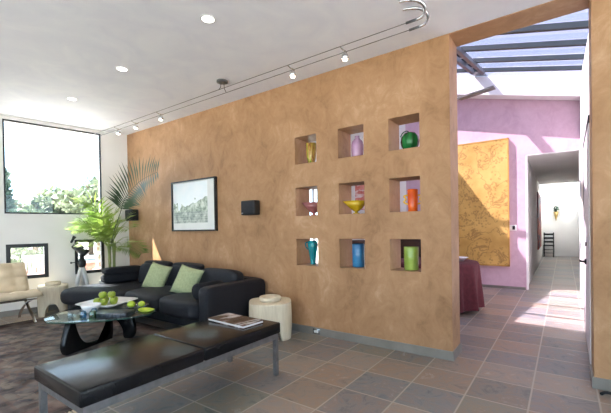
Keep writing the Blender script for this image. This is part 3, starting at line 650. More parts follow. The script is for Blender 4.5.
pillow((-4.09, 2.96, .615), (-.42, .2, .2), 'sage green pillow leaning on the sofa, nearer the right arm')
mb = MB().lathe([(.0,-.2),(.06,-.2),(.09,-.18),(.095,-.15),(.095,.15),(.09,.18),(.06,.2),(0,.2)], n=24, mtx=Matrix.Translation((-3.475, 2.82, .575)) @ Matrix.Rotation(PI/2, 4, 'X'), cap=False)
solo(mb, 'bolster', M['fabric2'], (-3.475, 2.82, .48), 'small round black bolster lying against the right arm of the sofa', 'cushion')

# ------------------------------------------------------------------ daybed bench
bx0, bx1, by0, by1 = -2.70, -2.045, .815, 2.445
t = thing('bench', ((bx0+bx1)/2, (by0+by1)/2, 0), 'long low black leather bench on a steel frame', 'bench')
ym = 1.615
for a, c in ((by0, ym-.003), (ym+.003, by1)):
    o = MB().box(bx0, bx1, a, c, .372, .466, .014, 3).build('seat_cushion', M['leather'], t)
fr = MB()
for x in (bx0+.015, bx1-.05): fr.box(x, x+.035, by0+.02, by1-.02, .325, .372)
for y in (by0+.02, ym-.02, by1-.055): fr.box(bx0+.05, bx1-.05, y, y+.035, .325, .372)
fr.build('frame', M['steel'], t)
for x in (bx0+.015, bx1-.05):
    for y in (by0+.02, by1-.055): MB().box(x, x+.035, y, y+.035, 0, .326).build('leg', M['steel'], t)
# magazine
t = thing('book', (-2.4, 2.24, .466), 'large glossy picture book lying on the far end of the black bench', 'book')
rz = Matrix.Translation((-2.40, 2.235, 0)) @ Matrix.Rotation(-.05, 4, 'Z')
mb = MB().box(-.235, .235, -.115, .115, .472, .488); bmesh.ops.transform(mb.bm, matrix=rz, verts=mb.bm.verts); mb.build('pages', M['pages'], t)
mb = MB().box(-.24, .24, -.12, .12, .488, .492).box(-.24, .24, -.12, .12, .467, .472); bmesh.ops.transform(mb.bm, matrix=rz, verts=mb.bm.verts); mb.build('cover', M['cover'], t)

# ------------------------------------------------------------------ coffee table
t = thing('coffee_table', (-4.3, 2.0, .012), 'glass coffee table with rounded triangular top on black sculptural base', 'table')
tri = [(-4.30, 1.42), (-4.0, 1.62), (-3.78, 1.95), (-3.74, 2.24), (-3.95, 2.38), (-4.4, 2.38), (-4.82, 2.26), (-4.93, 2.08), (-4.78, 1.78), (-4.52, 1.48)]
tp_ = [(p.x, p.y) for p in interp([(a, b_, 0) for a, b_ in tri+[tri[0]]], 6)][:-1]
TZ = .38
o = MB().prism(tp_, TZ-.018, TZ, .004).build('glass_top', M['tableglass'], t)
ed = MB(); n_ = len(tp_); cxm = sum(p[0] for p in tp_)/n_; cym = sum(p[1] for p in tp_)/n_
b = bmesh.new(); lo = [b.verts.new((cxm+(p[0]-cxm)*1.002, cym+(p[1]-cym)*1.002, TZ-.015)) for p in tp_]; hi = [b.verts.new((cxm+(p[0]-cxm)*1.002, cym+(p[1]-cym)*1.002, TZ-.003)) for p in tp_]
for i in range(n_): b.faces.new((lo[i], lo[(i+1) % n_], hi[(i+1) % n_], hi[i]))
bmesh.ops.recalc_face_normals(b, faces=b.faces); ed.add(b); ed.build('glass_edge', M['tableedge'], t)
def fin(outline, p0, p1, thick, name):
    p0, p1 = Vector(p0), Vector(p1); ex = (p1-p0).normalized(); ez = Vector((0,0,1)); ey = ez.cross(ex)
    m = Matrix((( ex.x, 0, ey.x, p0.x), (ex.y, 0, ey.y, p0.y), (0, 1, 0, p0.z), (0,0,0,1)))
    pts = [(p.x, p.y) for p in interp([(a, c, 0) for a, c in outline+[outline[0]]], 4)][:-1]
    MB().prism(pts, -thick/2, thick/2, .02, m).build(name, M['lacquer'], t)
fin([(0,.013),(-.03,.1),(.0,.24),(.05,.358),(.11,.36),(.13,.28),(.18,.15),(.27,.07),(.44,.05),(.53,.08),(.555,.2),(.56,.34),(.60,.34),(.63,.2),(.62,.03),(.56,.013),(.3,.013)], (-4.21, 1.54, 0), (-4.43, 2.12, 0), .07, 'base_leg')
fin([(0,.36),(-.01,.30),(.2,.26),(.34,.22),(.42,.12),(.44,.013),(.54,.013),(.58,.1),(.56,.25),(.5,.36)], (-4.72, 2.05, 0), (-4.22, 2.28, 0), .07, 'base_leg')
# platter and apples
GX, GY = -4.62, 2.18
t = thing('platter', (GX, GY, TZ), 'square white platter holding green apples on the glass table', 'platter')
mb = MB(); b = bmesh.new(); hw, hh = .27, .05; rot = Matrix.Rotation(.35, 3, 'Z')
rings = []
for s, z in ((.5, 0), (.62, .012), (.98, hh), (1.0, hh), (1.0, hh-.006), (.6, -.0+.004)):
    pass
prof = [(.45, 0), (.6, .002), (1.0, .045), (.985, .052), (.6, .014), (.0, .012)]
for s, z in prof:
    ring = []
    for k in range(32):
        a = 2*PI*k/32; c_, s_ = math.cos(a), math.sin(a); q = (abs(c_)**7+abs(s_)**7)**(-1/7)
        ring.append(b.verts.new(rot @ Vector((c_*q*hw*max(s, .001), s_*q*hw*max(s, .001), 0))+Vector((GX, GY, TZ+z))))
    rings.append(ring)
for k in range(len(rings)-1):
    for i in range(32): b.faces.new((rings[k][i], rings[k][(i+1) % 32], rings[k+1][(i+1) % 32], rings[k+1][i]))
b.faces.new(rings[0][::-1]); bmesh.ops.remove_doubles(b, verts=b.verts, dist=1e-5); bmesh.ops.recalc_face_normals(b, faces=b.faces)
for f_ in b.faces: f_.smooth = True
mb.add(b).build('dish', M['ceramic'], t)
ap = [(-.10,-.05,0),(.0,-.085,0),(.095,-.04,0),(.05,.055,0),(-.06,.05,0),(-.048,-.02,1),(.05,.0,1)]
lb = ['leftmost green apple of the lower layer', 'front green apple of the lower layer', 'rightmost green apple of the lower layer', 'rear right green apple of the lower layer', 'rear left green apple of the lower layer', 'left one of the two topmost green apples', 'right one of the two topmost green apples']
proto = None
for k, (dx, dy, l) in enumerate(ap):
    v = Vector((dx*.81+dy*-.58, dx*.58+dy*.81, 0)); p = (GX+v.x, GY+v.y, TZ+.013+l*.072)
    lab = lb[k]+' on the white platter'
    if proto is None:
        proto = thing('apple', p, lab, 'apple', 'green apples on the white platter')
        fr_ = MB().lathe([(.0,.008),(.018,.002),(.034,.012),(.045,.035),(.047,.05),(.04,.072),(.026,.082),(.012,.08),(0,.074)], p, 20, cap=False).build('fruit', M['apple'], proto)
        MB().tube([(p[0], p[1], p[2]+.073), (p[0]+.004, p[1], p[2]+.088), (p[0]+.01, p[1], p[2]+.098)], .0025, 6).build('stem', M['stemwood'], fr_)
    else: dup(proto, p, lab, rotz=k*1.1)
# stacked dark boxes, glass pieces, lime fruit dish
def tbox(loc, sx, sy, h, rz, name, m, label, cat):
    mb = MB().box(-sx/2, sx/2, -sy/2, sy/2, 0, h, .003); o = mb.build(name, m); o.location = loc; o.rotation_euler.z = rz; return tag(o, label, cat)
tbox((-3.98, 1.94, TZ), .36, .2, .045, .62, 'book', M['boxdark'], 'dark marbled book lying flat on the glass table below the platter', 'book')
t = thing('glass_dish', (-4.14, 2.27, TZ), 'clear glass dish of lime green fruit at the right of the glass table', 'dish')
MB().lathe([(.05,0),(.1,.006),(.15,.035),(.146,.038),(.1,.012),(0,.01)], (-4.14, 2.27, TZ), 28, cap=False).build('bowl', M['clearglass'], t)
for k, (dx, dy, r, lab) in enumerate(((-.05, .0, .045, 'left'), (.045, .03, .04, 'right'))):
    px_ = (-4.14+dx*.8, 2.27+dx*.6+dy, TZ+.012)
    q = thing('lime', px_, 'lime green fruit, %s of the two in the clear glass dish' % lab, 'fruit', 'limes in the glass dish')
    fr_ = MB().sphere((px_[0], px_[1], px_[2]+r*.8), r, (1.15, 1, .85)).build('fruit', M['pear'], q)
    MB().tube([(px_[0]+r*1.08, px_[1], px_[2]+r*.8), (px_[0]+r*1.25, px_[1], px_[2]+r*.85)], .004, 6).build('stem', M['stemwood'], fr_)
q = MB()
lp = [Vector((-3.93+.012*math.sin(k), 2.26, 0))for k in range(2)]
b = bmesh.new(); c0_ = Vector((-3.92, 2.17, TZ+.045))
L_ = [(0,-.09),(.03,-.045),(.04,0),(.03,.045),(0,.09),(-.03,.045),(-.04,0),(-.03,-.045)]
for z in (0, .006):
    ring = [b.verts.new(c0_+Matrix.Rotation(-.9, 3, 'Z') @ Vector((x, y, .02*math.cos(y*12)+z-.02))) for x, y in L_]
    b.faces.new(ring)
q.add(b)
solo(MB().lathe([(0,0),(.055,0),(.075,.012),(.08,.022),(.076,.022),(.05,.006),(0,.006)], (-3.87, 2.25, TZ), 24, fn=lambda v, a: Vector((v.x*1.4, v.y, v.z*(1+.2*math.cos(2*a)))), cap=False), 'leaf_dish', M['pear'], (-3.87, 2.25, TZ), 'small lime green leaf dish at the right tip of the glass table', 'dish')
def jar(x, y, r, h, m, label, name='glass_jar', cat='jar', lid=None):
    t = thing(name, (x, y, TZ), label, cat)
    vs = MB().lathe([(r*.85,0),(r,.006),(r,h*.8),(r*.8,h*.92),(r*.82,h),(r*.7,h),(r*.7,h*.9),(r*.88,h*.78),(r*.88,.012),(0,.01)], (x, y, TZ), 20, cap=False).build('vessel', m, t)
    if lid: MB().lathe([(r*.85,h),(r*.88,h+.012),(r*.3,h+.02),(r*.2,h+.04),(0,h+.042)], (x, y, TZ), 20, cap=False).build('lid', lid, vs)
jar(-4.02, 1.74, .035, .085, M['greenglass'], 'green glass tumbler on the near side of the glass table')
jar(-4.14, 1.70, .03, .075, M['blueglass'], 'small blue glass votive left of the green tumbler')
jar(-4.21, 1.84, .032, .07, M['blueglass'], 'pale blue glass votive behind the green tumbler')
jar(-4.28, 1.63, .028, .06, M['clearglass'], 'clear glass votive near the left tip of the glass table')
t = thing('glass_bowl', (-4.38, 1.88, TZ), 'wide white bowl on the glass table left of the platter', 'bowl')
MB().lathe([(.04,0),(.05,.01),(.09,.05),(.105,.09),(.1,.09),(.085,.05),(.04,.016),(0,.014)], (-4.38, 1.88, TZ), 28, cap=False).build('bowl', M['ceramic'], t)

# ------------------------------------------------------------------ lounge chair by the window
t = thing('lounge_chair', (-6.42, 1.62, 0), 'tufted cream leather lounge chair with crossed chrome legs by the left low window', 'chair')
def tufted(c, w_, l, th, ang, name):
    """pad: width along y, length along local u, grid of tufts"""
    b = bmesh.new(); nx_, ny_ = 30, 30; V = {}
    for s in (1, 0):
        for i in range(nx_+1):
            for j in range(ny_+1):
                u, v = i/nx_, j/ny_; e = min(1, 12*min(u, 1-u, v, 1-v))
                h = 0
                if s: h = th*(.72+.28*abs(math.sin(u*PI*4))**.5*abs(math.sin(v*PI*4))**.5)*e**.5
                V[s,i,j] = b.verts.new(((u-.5)*l, (v-.5)*w_, h))
    for s in (1, 0):
        for i in range(nx_):
            for j in range(ny_): b.faces.new((V[s,i,j], V[s,i+1,j], V[s,i+1,j+1], V[s,i,j+1]))
    bmesh.ops.remove_doubles(b, verts=b.verts, dist=1e-4); bmesh.ops.recalc_face_normals(b, faces=b.faces)
    for f_ in b.faces: f_.smooth = True
    MB().add(b, Matrix.Translation(c) @ Matrix.Rotation(ang, 4, 'Y')).build(name, M['cream'], t)
tufted((-6.34, 1.62, .345), .72, .56, .115, -.16, 'seat_pad')
tufted((-6.71, 1.62, .6), .72, .52, .115, 1.18, 'back_pad')
for y in (1.36, 1.88):
    MB().bar(interp([(-6.8, y, .80), (-6.64, y, .48), (-6.45, y, .27), (-6.22, y, .11), (-6.1, y, 0.02)], 6), .035, .012, (0,1,0)).build('leg', M['chrome'], t)
    MB().bar(interp([(-6.06, y, .36), (-6.3, y, .31), (-6.52, y, .22), (-6.7, y, .1), (-6.76, y, .008)], 6), .035, .012, (0,1,0)).build('leg', M['chrome'], t)
for bx, bz in ((-6.08, .362), (-6.58, .3)): MB().bar([(bx, 1.36, bz), (bx, 1.88, bz)], .03, .01, (1,0,0)).build('cross_bar', M['chrome'], t)

# ------------------------------------------------------------------ drum stools with ring tops
def stool(cx, cy, r, h, rz, label, lab2):
    t = thing('drum_stool', (cx, cy, 0), label, 'stool', 'pale wooden drum stools')
    # drum wall with arched cut-outs at the foot
    b = bmesh.new(); n, kz = 96, 14; V = {}
    def arch(a):
        d = min(abs(((a-c+PI) % (2*PI))-PI) for c in (rz, rz+PI/2, rz+PI, rz-PI/2)); wd = .5
        return h*.42*math.sqrt(max(0, 1-(d/wd)**2)) if d < wd else 0
    for s, rr in ((0, r), (1, r-.035)):
        for i in range(n):
            a = 2*PI*i/n; z0 = arch(a)
            for k in range(kz+1):
                u = k/kz; z = z0+(h-z0)*u; q = rr*(1+.02*math.sin(PI*z/h)) if s == 0 else rr
                q *= (abs(math.cos(a-rz))**3+abs(math.sin(a-rz))**3)**(-1/3)
                V[s,i,k] = b.verts.new((cx+q*math.cos(a), cy+q*math.sin(a), z))
    for s in (0, 1):
        for i in range(n):
            for k in range(kz): b.faces.new((V[s,i,k], V[s,(i+1) % n,k], V[s,(i+1) % n,k+1], V[s,i,k+1]))
    for i in range(n):
        j = (i+1) % n; b.faces.new((V[0,i,0], V[1,i,0], V[1,j,0], V[0,j,0])); 
    b.faces.new([V[0,i,kz] for i in range(n)])
    bmesh.ops.recalc_face_normals(b, faces=b.faces)
    for f_ in b.faces: f_.smooth = len(f_.verts) == 4
    MB().add(b).build('drum', M['stool'], t)
    q = solo(MB().lathe([(r*.5,h),(r*.53,h+.01),(r*.53,h+.045),(r*.5,h+.055),(r*.44,h+.055),(r*.4,h+.045),(r*.38,h+.02),(0,h+.018)], (cx, cy, 0), 40, cap=False), 'round_tray', M['stooldark'], (cx, cy, h), lab2, 'tray', 'round trays on the drum stools')
stool(-2.895, 3.27, .252, .425, -.85, 'pale wooden drum stool at the end of the black bench', 'round wooden tray on the drum stool beside the bench')
stool(-6.6, 2.28, .2, .455, -.4, 'pale wooden drum stool under the window wall, left of the chaise', 'round wooden tray on the drum stool under the window wall')

# ------------------------------------------------------------------ telescope
hx_, hy_ = -6.58, 2.70
t = thing('telescope', (hx_, hy_, 0), 'black telescope on a pale tripod before the right low window', 'telescope')
for k in range(3):
    a = k*2*PI/3+.5; MB().tube([(hx_, hy_, .76), (hx_+.07*math.cos(a), hy_+.07*math.sin(a), .5), (hx_+.15*math.cos(a), hy_+.15*math.sin(a), 0.0)], [.034, .032, .02], 10).build('leg', M['scopewhite'], t)
MB().lathe([(.045,.70),(.062,.74),(.062,.80),(.04,.83),(.03,.92)], (hx_, hy_, 0), 20).build('mount', M['blackplastic'], t)
dv = Vector((.10, .15, -.17)).normalized(); c_ = Vector((hx_-.01, hy_-.01, .985)); q = dv.to_track_quat('Z', 'Y').to_matrix().to_4x4()
tb_ = MB().lathe([(.045,-.14),(.055,-.12),(.055,.03),(.085,.05),(.085,.11),(.07,.11)], n=24, mtx=Matrix.Translation(c_) @ q).build('tube', M['blackplastic'], t)
MB().lathe([(.015,-.07),(.018,0),(.02,.07)], n=14, mtx=Matrix.Translation(c_+Vector((-.02,.0,.085))) @ q).build('finder', M['blackplastic'], tb_)
MB().tube([(hx_, hy_, .80), (hx_+.02, hy_-.16, .79)], .006, 8).sphere((hx_+.02, hy_-.17, .79), .016).build('handle', M['blackplastic'], t)
MB().lathe([(.012,0),(.02,.02),(.02,.08),(.028,.1),(.028,.12)], n=14, mtx=Matrix.Translation(c_-dv*.19) @ Matrix.Rotation(-.5, 4, 'X')).build('eyepiece', M['blackplastic'], tb_)

# ------------------------------------------------------------------ palm
px0, py0 = -6.47, 3.14
t = thing('potted_palm', (px0, py0, 0), 'tall potted palm with arching fronds in the corner by the window', 'plant')
MB().lathe([(.15,0),(.17,.02),(.2,.4),(.205,.44),(.185,.44),(.18,.4),(0,.4)], (px0, py0, 0), 28, cap=False).build('pot', M['pot'], t)
MB().lathe([(.178,.4),(.178,.41),(0,.415)], (px0, py0, 0), 24, cap=False).build('soil', M['soil'], t.children[0])
for k in range(4):
    a = k*1.6; MB().tube(interp([(px0+.04*math.cos(a), py0+.04*math.sin(a), .40), (px0+.05*math.cos(a+.3), py0+.05*math.sin(a+.3), .8), (px0+.06*math.cos(a), py0+.06*math.sin(a), 1.12)], 4), [.024]*8+[.016], 8).build('cane', M['frondstem'], t)
def clampv(p):
    p = Vector(p); p.y = min(p.y, 3.575); xw = WX+.163*(p.y-WY)+.03; p.x = max(p.x, xw); return p
def frond(pts, ll, n, m, droop=.35, width=.03, start=.25, nrm=(.35,-.45,.8)):
    c = interp(pts, 8); mb = MB(); c = [clampv(p) for p in c]
    mb.tube(c, [.009*(1-.75*i/len(c)) for i in range(len(c))], 6)
    L = len(c)-1
    for k in range(n):
        u = start+(1-start)*k/(n-1); f_ = u*L; i = min(int(f_), L-1); p = c[i].lerp(c[i+1], f_-i); tn = (c[i+1]-c[i]).normalized()
        sd = tn.cross(Vector(nrm))
        if sd.length < .2: sd = tn.cross(Vector((.6,.8,0)))
        sd.normalize(); upv = sd.cross(tn)
        w_ = ll*(.45+.55*math.sin(PI*min(1, (u-start)/(1-start)*.8+.15)))
        for s in (-1, 1):
            ln = w_*random.uniform(.85, 1.1)
            d0 = (sd*s*.8+tn*.65+upv*.25).normalized(); d1 = (d0-Vector((0,0,droop*1.3))).normalized()
            q0, q1, q2 = p, p+d0*ln*.5, p+d0*ln*.5+d1*ln*.5; wv = d0.cross(upv).normalized()*width/2
            q0, q1, q2 = q0, clampv(q1), clampv(q2)
            v = [mb.bm.verts.new(x) for x in (q0-wv*.3, q0+wv*.3, q1+wv, q1-wv, q2)]
            mb.bm.faces.new((v[0], v[1], v[2], v[3])); mb.bm.faces.new((v[3], v[2], v[4]))
    return mb.build('frond', m, t)
frond([(px0+.06, py0-.05, 1.0), (-6.05, 3.0, 1.35), (-5.72, 2.92, 1.58), (-5.52, 2.9, 1.80), (-5.12, 2.9, 2.02), (-4.64, 2.9, 2.12)], .42, 25, M['frond2'], .2, .042, .46, (.75,-.6,.25))
for az, L, el in ((-1.7, .66, .9), (-1.5, .72, .8), (-2.1, .6, 1.2), (-1.8, .7, 1.05), (-1.35, .62, 1.2), (-.9, .7, 1.15), (-.45, .75, .9), (-.1, .8, .6), (.05, .72, 1.05), (-.25, .75, .25), (-.7, .6, .7), (.12, .7, .1), (-1.2, .66, .75), (-1.7, 1.2, 1.34), (-1.4, 1.05, 1.42), (-.3, .9, 1.3), (-1.0, .6, .2), (-.6, .66, .35)):
    dx, dy = math.cos(az), math.sin(az); p0 = Vector((px0+.05*dx, py0+.05*dy, 1.0+random.uniform(0, .12)))
    ce, se = math.cos(el), math.sin(el); h1 = Vector((dx*ce, dy*ce, se)); sag = .3*L
    pts = [p0, p0+h1*L*.35, p0+h1*L*.65+Vector((dx*.05, dy*.05, -.05*L)), p0+h1*L*.85+Vector((dx*.2*L, dy*.2*L, -sag*.7))]
    frond(pts, .30, 15, M['frond'], .3, .03, .25)

# ------------------------------------------------------------------ on the brown wall
t = thing('picture', (-4.775, 3.59, 1.68), 'black framed pale landscape print on the brown wall above the sofa', 'picture')
x0, x1, z0, z1 = -5.29, -4.195, 1.278, 2.088
MB().box(x0, x1, 3.55, 3.598, z1-.022, z1).box(x0, x1, 3.55, 3.598, z0, z0+.022).box(x0, x0+.022, 3.55, 3.598, z0+.022, z1-.022).box(x1-.022, x1, 3.55, 3.598, z0+.022, z1-.022).build('frame', M['blackframe'], t)
MB().box(x0+.022, x1-.022, 3.572, 3.59, z0+.022, z1-.022).build('mat_board', M['mat_board'], t)
MB().box(x0+.04, x1-.2, 3.568, 3.572, z0+.13, z1-.04).build('print', M['land'], t)
MB().box(x1-.19, x1-.05, 3.568, 3.572, z0+.13, z1-.04).build('side_panel', M['mat_board'], t)
def speaker(x0, x1, z0, z1, label):
    t = thing('wall_speaker', ((x0+x1)/2, 3.598, (z0+z1)/2), label, 'speaker', 'black cube speakers on the brown wall')
    cb = MB().box(x0, x1, 3.47, 3.585, z0, z1, .012).build('cabinet', M['blackplastic'], t)
    MB().box(x0+.012, x1-.012, 3.462, 3.472, z0+.012, z1-.012, .004).build('grille', M['grille'], cb)
    MB().box((x0+x1)/2-.04, (x0+x1)/2+.04, 3.58, 3.599, z0+.06, z1-.06).build('bracket', M['grey_metal'], t)
    MB().box(x0+.022, x0+.05, 3.459, 3.463, z0+.02, z0+.03).build('badge', M['scopewhite'], cb)
speaker(-3.575, -3.325, 1.487, 1.682, 'black cube speaker mounted on the brown wall right of the framed print')
speaker(-6.62, -6.36, 1.487, 1.690, 'black cube speaker mounted on the brown wall behind the palm frond')
t = thing('wall_outlet', (-2.44, 3.586, .045), 'small shiny outlet plate on the metal baseboard under the left niches', 'outlet')
MB().box(-2.49, -2.39, 3.578, 3.588, .012, .078, .004).build('plate', M['chrome'], t); MB().box(-2.47, -2.445, 3.576, 3.579, .03, .06).box(-2.435, -2.41, 3.576, 3.579, .03, .06).build('socket', M['whiteframe'], t)

# ------------------------------------------------------------------ nine vases in the niches
VY = 3.77
def vmat(n, c, c2, r=.18, sc=8): return mat(n, c, c2, rough=r, scale=sc, coat=.3)
vz = [nz[0][0], nz[1][0], nz[2][0]]
# row one
c = (-2.60, VY, vz[0])
solo(MB().lathe([(.03,0),(.038,.01),(.057,.1),(.066,.2),(.068,.275),(.06,.275),(.055,.2),(.03,.03),(0,.02)], c, 28, cap=False), 'striped_vase', streak_mat('striped_glass', [(28,64,28),(120,150,50),(206,176,80),(150,90,40),(236,214,150)], 5, 0, .15), c, 'green and amber striped tapering vase in the top left niche', 'vase', 'vases in the wall niches')
bpy.data.materials['striped_glass'].node_tree.nodes['Mapping'].inputs['Scale'].default_value = (38, 38, 3)
c = (-1.945, VY, vz[0]); t = thing('bottle_vase', c, 'lilac bottle vase with a narrow neck in the top middle niche', 'vase', 'vases in the wall niches')
MB().lathe([(.05,0),(.064,.015),(.07,.08),(.07,.16),(.06,.2),(.035,.225),(.026,.24),(.03,.262),(.024,.262),(.02,.24),(.0,.23)], c, 28, cap=False).build('body', vmat('lilac_glass', (178,142,178), (200,166,196)), t)
for a_, b__ in (((.024, .25), (.07, .235)), ((-.024, .25), (-.055, .23))): MB().tube([(c[0]+a_[0], c[1], c[2]+a_[1]), (c[0]+b__[0], c[1]-.01, c[2]+b__[1])], .008, 8).build('lug', M['ceramic'], t)
c = (-1.315, VY-.02, vz[0]); t = thing('melon_vase', c, 'round green ribbed melon shaped vase in the top right niche', 'vase', 'vases in the wall niches')
MB().lathe([(.035,0),(.06,.008),(.088,.05),(.097,.1),(.088,.15),(.06,.185),(.03,.195),(.0,.19)], c, 64, fn=lambda v, a: Vector((v.x*(1-.06*abs(math.cos(5*a))), v.y*(1-.06*abs(math.cos(5*a))), v.z)), cap=False).build('body', streak_mat('melon_green', [(10,70,34),(22,112,50),(60,150,80)], 10, 0, .15), t)
MB().tube(interp([(c[0], c[1], c[2]+.19), (c[0]-.03, c[1]-.01, c[2]+.212), (c[0]-.07, c[1]-.02, c[2]+.195), (c[0]-.095, c[1]-.02, c[2]+.155)], 4), .006, 8).build('stem', vmat('stem_green', (14,60,34), (20,80,44)), t)
# row two
def bowl(c, r, h, m, label, name, foot, spout):
    t = thing(name, c, label, 'bowl', 'vases in the wall niches')
    def fn(v, a):
        k = max(0, math.cos(a-3.9))**10*(v.z/h)**2*spout; return Vector((v.x*(1+k), v.y*(1+k*.3), v.z))
    MB().lathe([(r*.18,foot),(r*.35,foot+.012),(r*.7,h*.55),(r,h),(r*.96,h),(r*.64,h*.56),(r*.25,foot+.02),(0,foot+.016)], c, 48, fn=fn, cap=False).build('bowl', m, t)
    MB().lathe([(r*.38,0),(r*.38,.006),(r*.14,.018),(r*.16,foot+.004)], c, 24).build('foot', m, t)
bowl((-2.555, VY-.03, vz[1]), .115, .165, vmat('mauve_glass', (150,86,86), (172,108,104)), 'mauve funnel bowl with a pointed lip in the middle left niche', 'funnel_bowl', .03, .45)
bowl((-1.955, VY-.03, vz[1]), .118, .15, vmat('mustard_glass', (182,146,12), (204,170,30)), 'mustard yellow footed bowl with a pointed lip in the centre niche', 'footed_bowl', .03, .5)
c = (-1.30, VY, vz[1]); t = thing('handled_vase', c, 'orange cylinder vase with wavy yellow handles in the middle right niche', 'vase', 'vases in the wall niches')
MB().lathe([(.045,0),(.05,.01),(.056,.235),(.05,.24),(.046,.03),(0,.02)], c, 28, cap=False).build('body', vmat('orange_glass', (222,82,24), (236,108,38)), t)
for s in (-1, 1):
    MB().tube(interp([(c[0]+s*.053*.81, c[1]+s*.053*.58, c[2]+.18), (c[0]+s*.078, c[1]+s*.045, c[2]+.165), (c[0]+s*.06, c[1]+s*.04, c[2]+.135), (c[0]+s*.08, c[1]+s*.045, c[2]+.105), (c[0]+s*.05*.81, c[1]+s*.05*.58, c[2]+.08)], 5), .009, 8).build('handle', vmat('yellow_glass%d' % s, (226,178,30), (236,196,60)), t)
# row three
c = (-2.60, VY, vz[2]); t = thing('slim_vase', c, 'slim teal tapering vase with a small side handle in the bottom left niche', 'vase', 'vases in the wall niches')
MB().lathe([(.034,0),(.036,.008),(.032,.02),(.04,.08),(.06,.2),(.066,.25),(.058,.29),(.05,.3),(.045,.29),(.05,.2),(0,.05)], c, 28, cap=False).build('body', vmat('teal_glass', (0,128,140), (20,152,160)), t)
MB().tube(interp([(c[0]-.045, c[1]-.03, c[2]+.285), (c[0]-.08, c[1]-.045, c[2]+.27), (c[0]-.075, c[1]-.04, c[2]+.22), (c[0]-.05, c[1]-.03, c[2]+.19)], 4), .008, 8).build('handle', vmat('teal_dark', (0,100,112), (10,120,128)), t)
c = (-1.955, VY, vz[2])
solo(MB().lathe([(.066,0),(.07,.006),(.072,.262),(.069,.268),(.064,.262),(.062,.03),(0,.02)], c, 32, cap=False), 'cylinder_vase', vmat('blue_glaze', (44,112,164), (66,136,182)), c, 'blue cylinder vase in the bottom middle niche', 'vase', 'vases in the wall niches')
c = (-1.325, VY, vz[2])
solo(MB().lathe([(.07,0),(.075,.006),(.077,.24),(.074,.246),(.069,.24),(.067,.03),(0,.02)], c, 32, cap=False), 'cylinder_vase', vmat('lime_glaze2', (142,172,70), (164,190,94)), c, 'lime green cylinder vase in the bottom right niche', 'vase', 'vases in the wall niches')

# ------------------------------------------------------------------ ceiling lights
for x, y, lb in ((-2.492, 2.07, 'nearest of the three recessed ceiling downlights'), (-4.03, 2.114, 'middle of the three recessed ceiling downlights'), (-5.474, 2.169, 'farthest of the three recessed ceiling downlights, near the big window')):
    t = thing('downlight', (x, y, CZ), lb, 'ceiling light', 'recessed downlights in the white ceiling')
    MB().lathe([(.052,CZ),(.052,CZ-.004),(.066,CZ-.006),(.068,CZ)], (x, y, 0), 28, cap=False).build('trim_ring', M['whiteframe'], t)
    MB().lathe([(.052,CZ-.001),(.052,CZ-.003),(0,CZ-.003)], (x, y, 0), 28, cap=False).build('lens', M['frost'], t)
ZA = 3.0; YA, YB = 2.968, 3.088
t = thing('cable_track', (-3.0, (YA+YB)/2, CZ), 'pair of thin lighting cables under the ceiling with curled chrome ends', 'light track')
for y, x1 in ((YA, -1.06), (YB, -1.075)):
    MB().tube([(-6.7, y, ZA), (x1, y, ZA)], .0035, 6).build('cable', M['grey_metal'], t)
    MB().tube([(x1, y, ZA), (x1+.09, y, ZA)], .011, 8).build('sleeve', M['grey_metal'], t)
    MB().tube(interp([(x1+.09, y, ZA), (x1+.145, y-.005, ZA+.012), (x1+.17, y-.035, ZA+.05), (x1+.145, y-.08, ZA+.085), (x1+.08, y-.11, ZA+.108), (x1-.01, y-.12, CZ-.003)], 6), [.012]*10+[.015]*10+[.013]*6+[.009]*5, 10).build('curled_end', M['chrome'], t)
xc = -3.40
MB().lathe([(.07,CZ),(.07,CZ-.018),(.04,CZ-.022),(0,CZ-.022)], (xc, (YA+YB)/2, 0), 24, cap=False).build('canopy', M['grey_metal'], t)
for y in (YA, YB): MB().tube([(xc, (YA+YB)/2+(y-(YA+YB)/2)*.4, CZ-.02), (xc, (YA+YB)/2+(y-(YA+YB)/2)*.5, ZA+.04), (xc, y, ZA)], .004, 6).build('feed_wire', M['grey_metal'], t)
proto = None
for x, lb in ((-1.70, 'nearest of the cable spotlights, above the middle and right niches'), (-2.33, 'second nearest cable spotlight, above the top left niche'), (-4.74, 'third cable spotlight from the front, above the framed print'), (-5.42, 'fourth cable spotlight, close to the corner above the palm'), (-5.95, 'farthest cable spotlight, next to the big window')):
    p = (x, (YA+YB)/2, ZA)
    if proto is None:
        proto = thing('cable_spotlight', p, lb, 'spotlight', 'spotlights hung on the ceiling cables')
        ym_ = p[1]
        MB().tube([(x, YA, ZA), (x+.02, ym_-.03, ZA-.025), (x+.02, ym_+.03, ZA-.025), (x, YB, ZA)], .005, 8).tube([(x+.02, ym_, ZA-.02), (x+.02, ym_, ZA-.05)], .01, 8).build('holder', M['brassy'], proto)
        MB().lathe([(.018,-.045),(.03,-.06),(.036,-.105),(.033,-.105),(.02,-.062)], (x+.02, ym_, ZA), 20, cap=False).build('shade', M['chrome'], proto)
        MB().lathe([(.0,-.056),(.024,-.066),(.029,-.09),(.02,-.112),(0,-.118)], (x+.02, ym_, ZA), 16, cap=False).build('bulb', M['lampglow'], proto)
    else: dup(proto, p, lb)

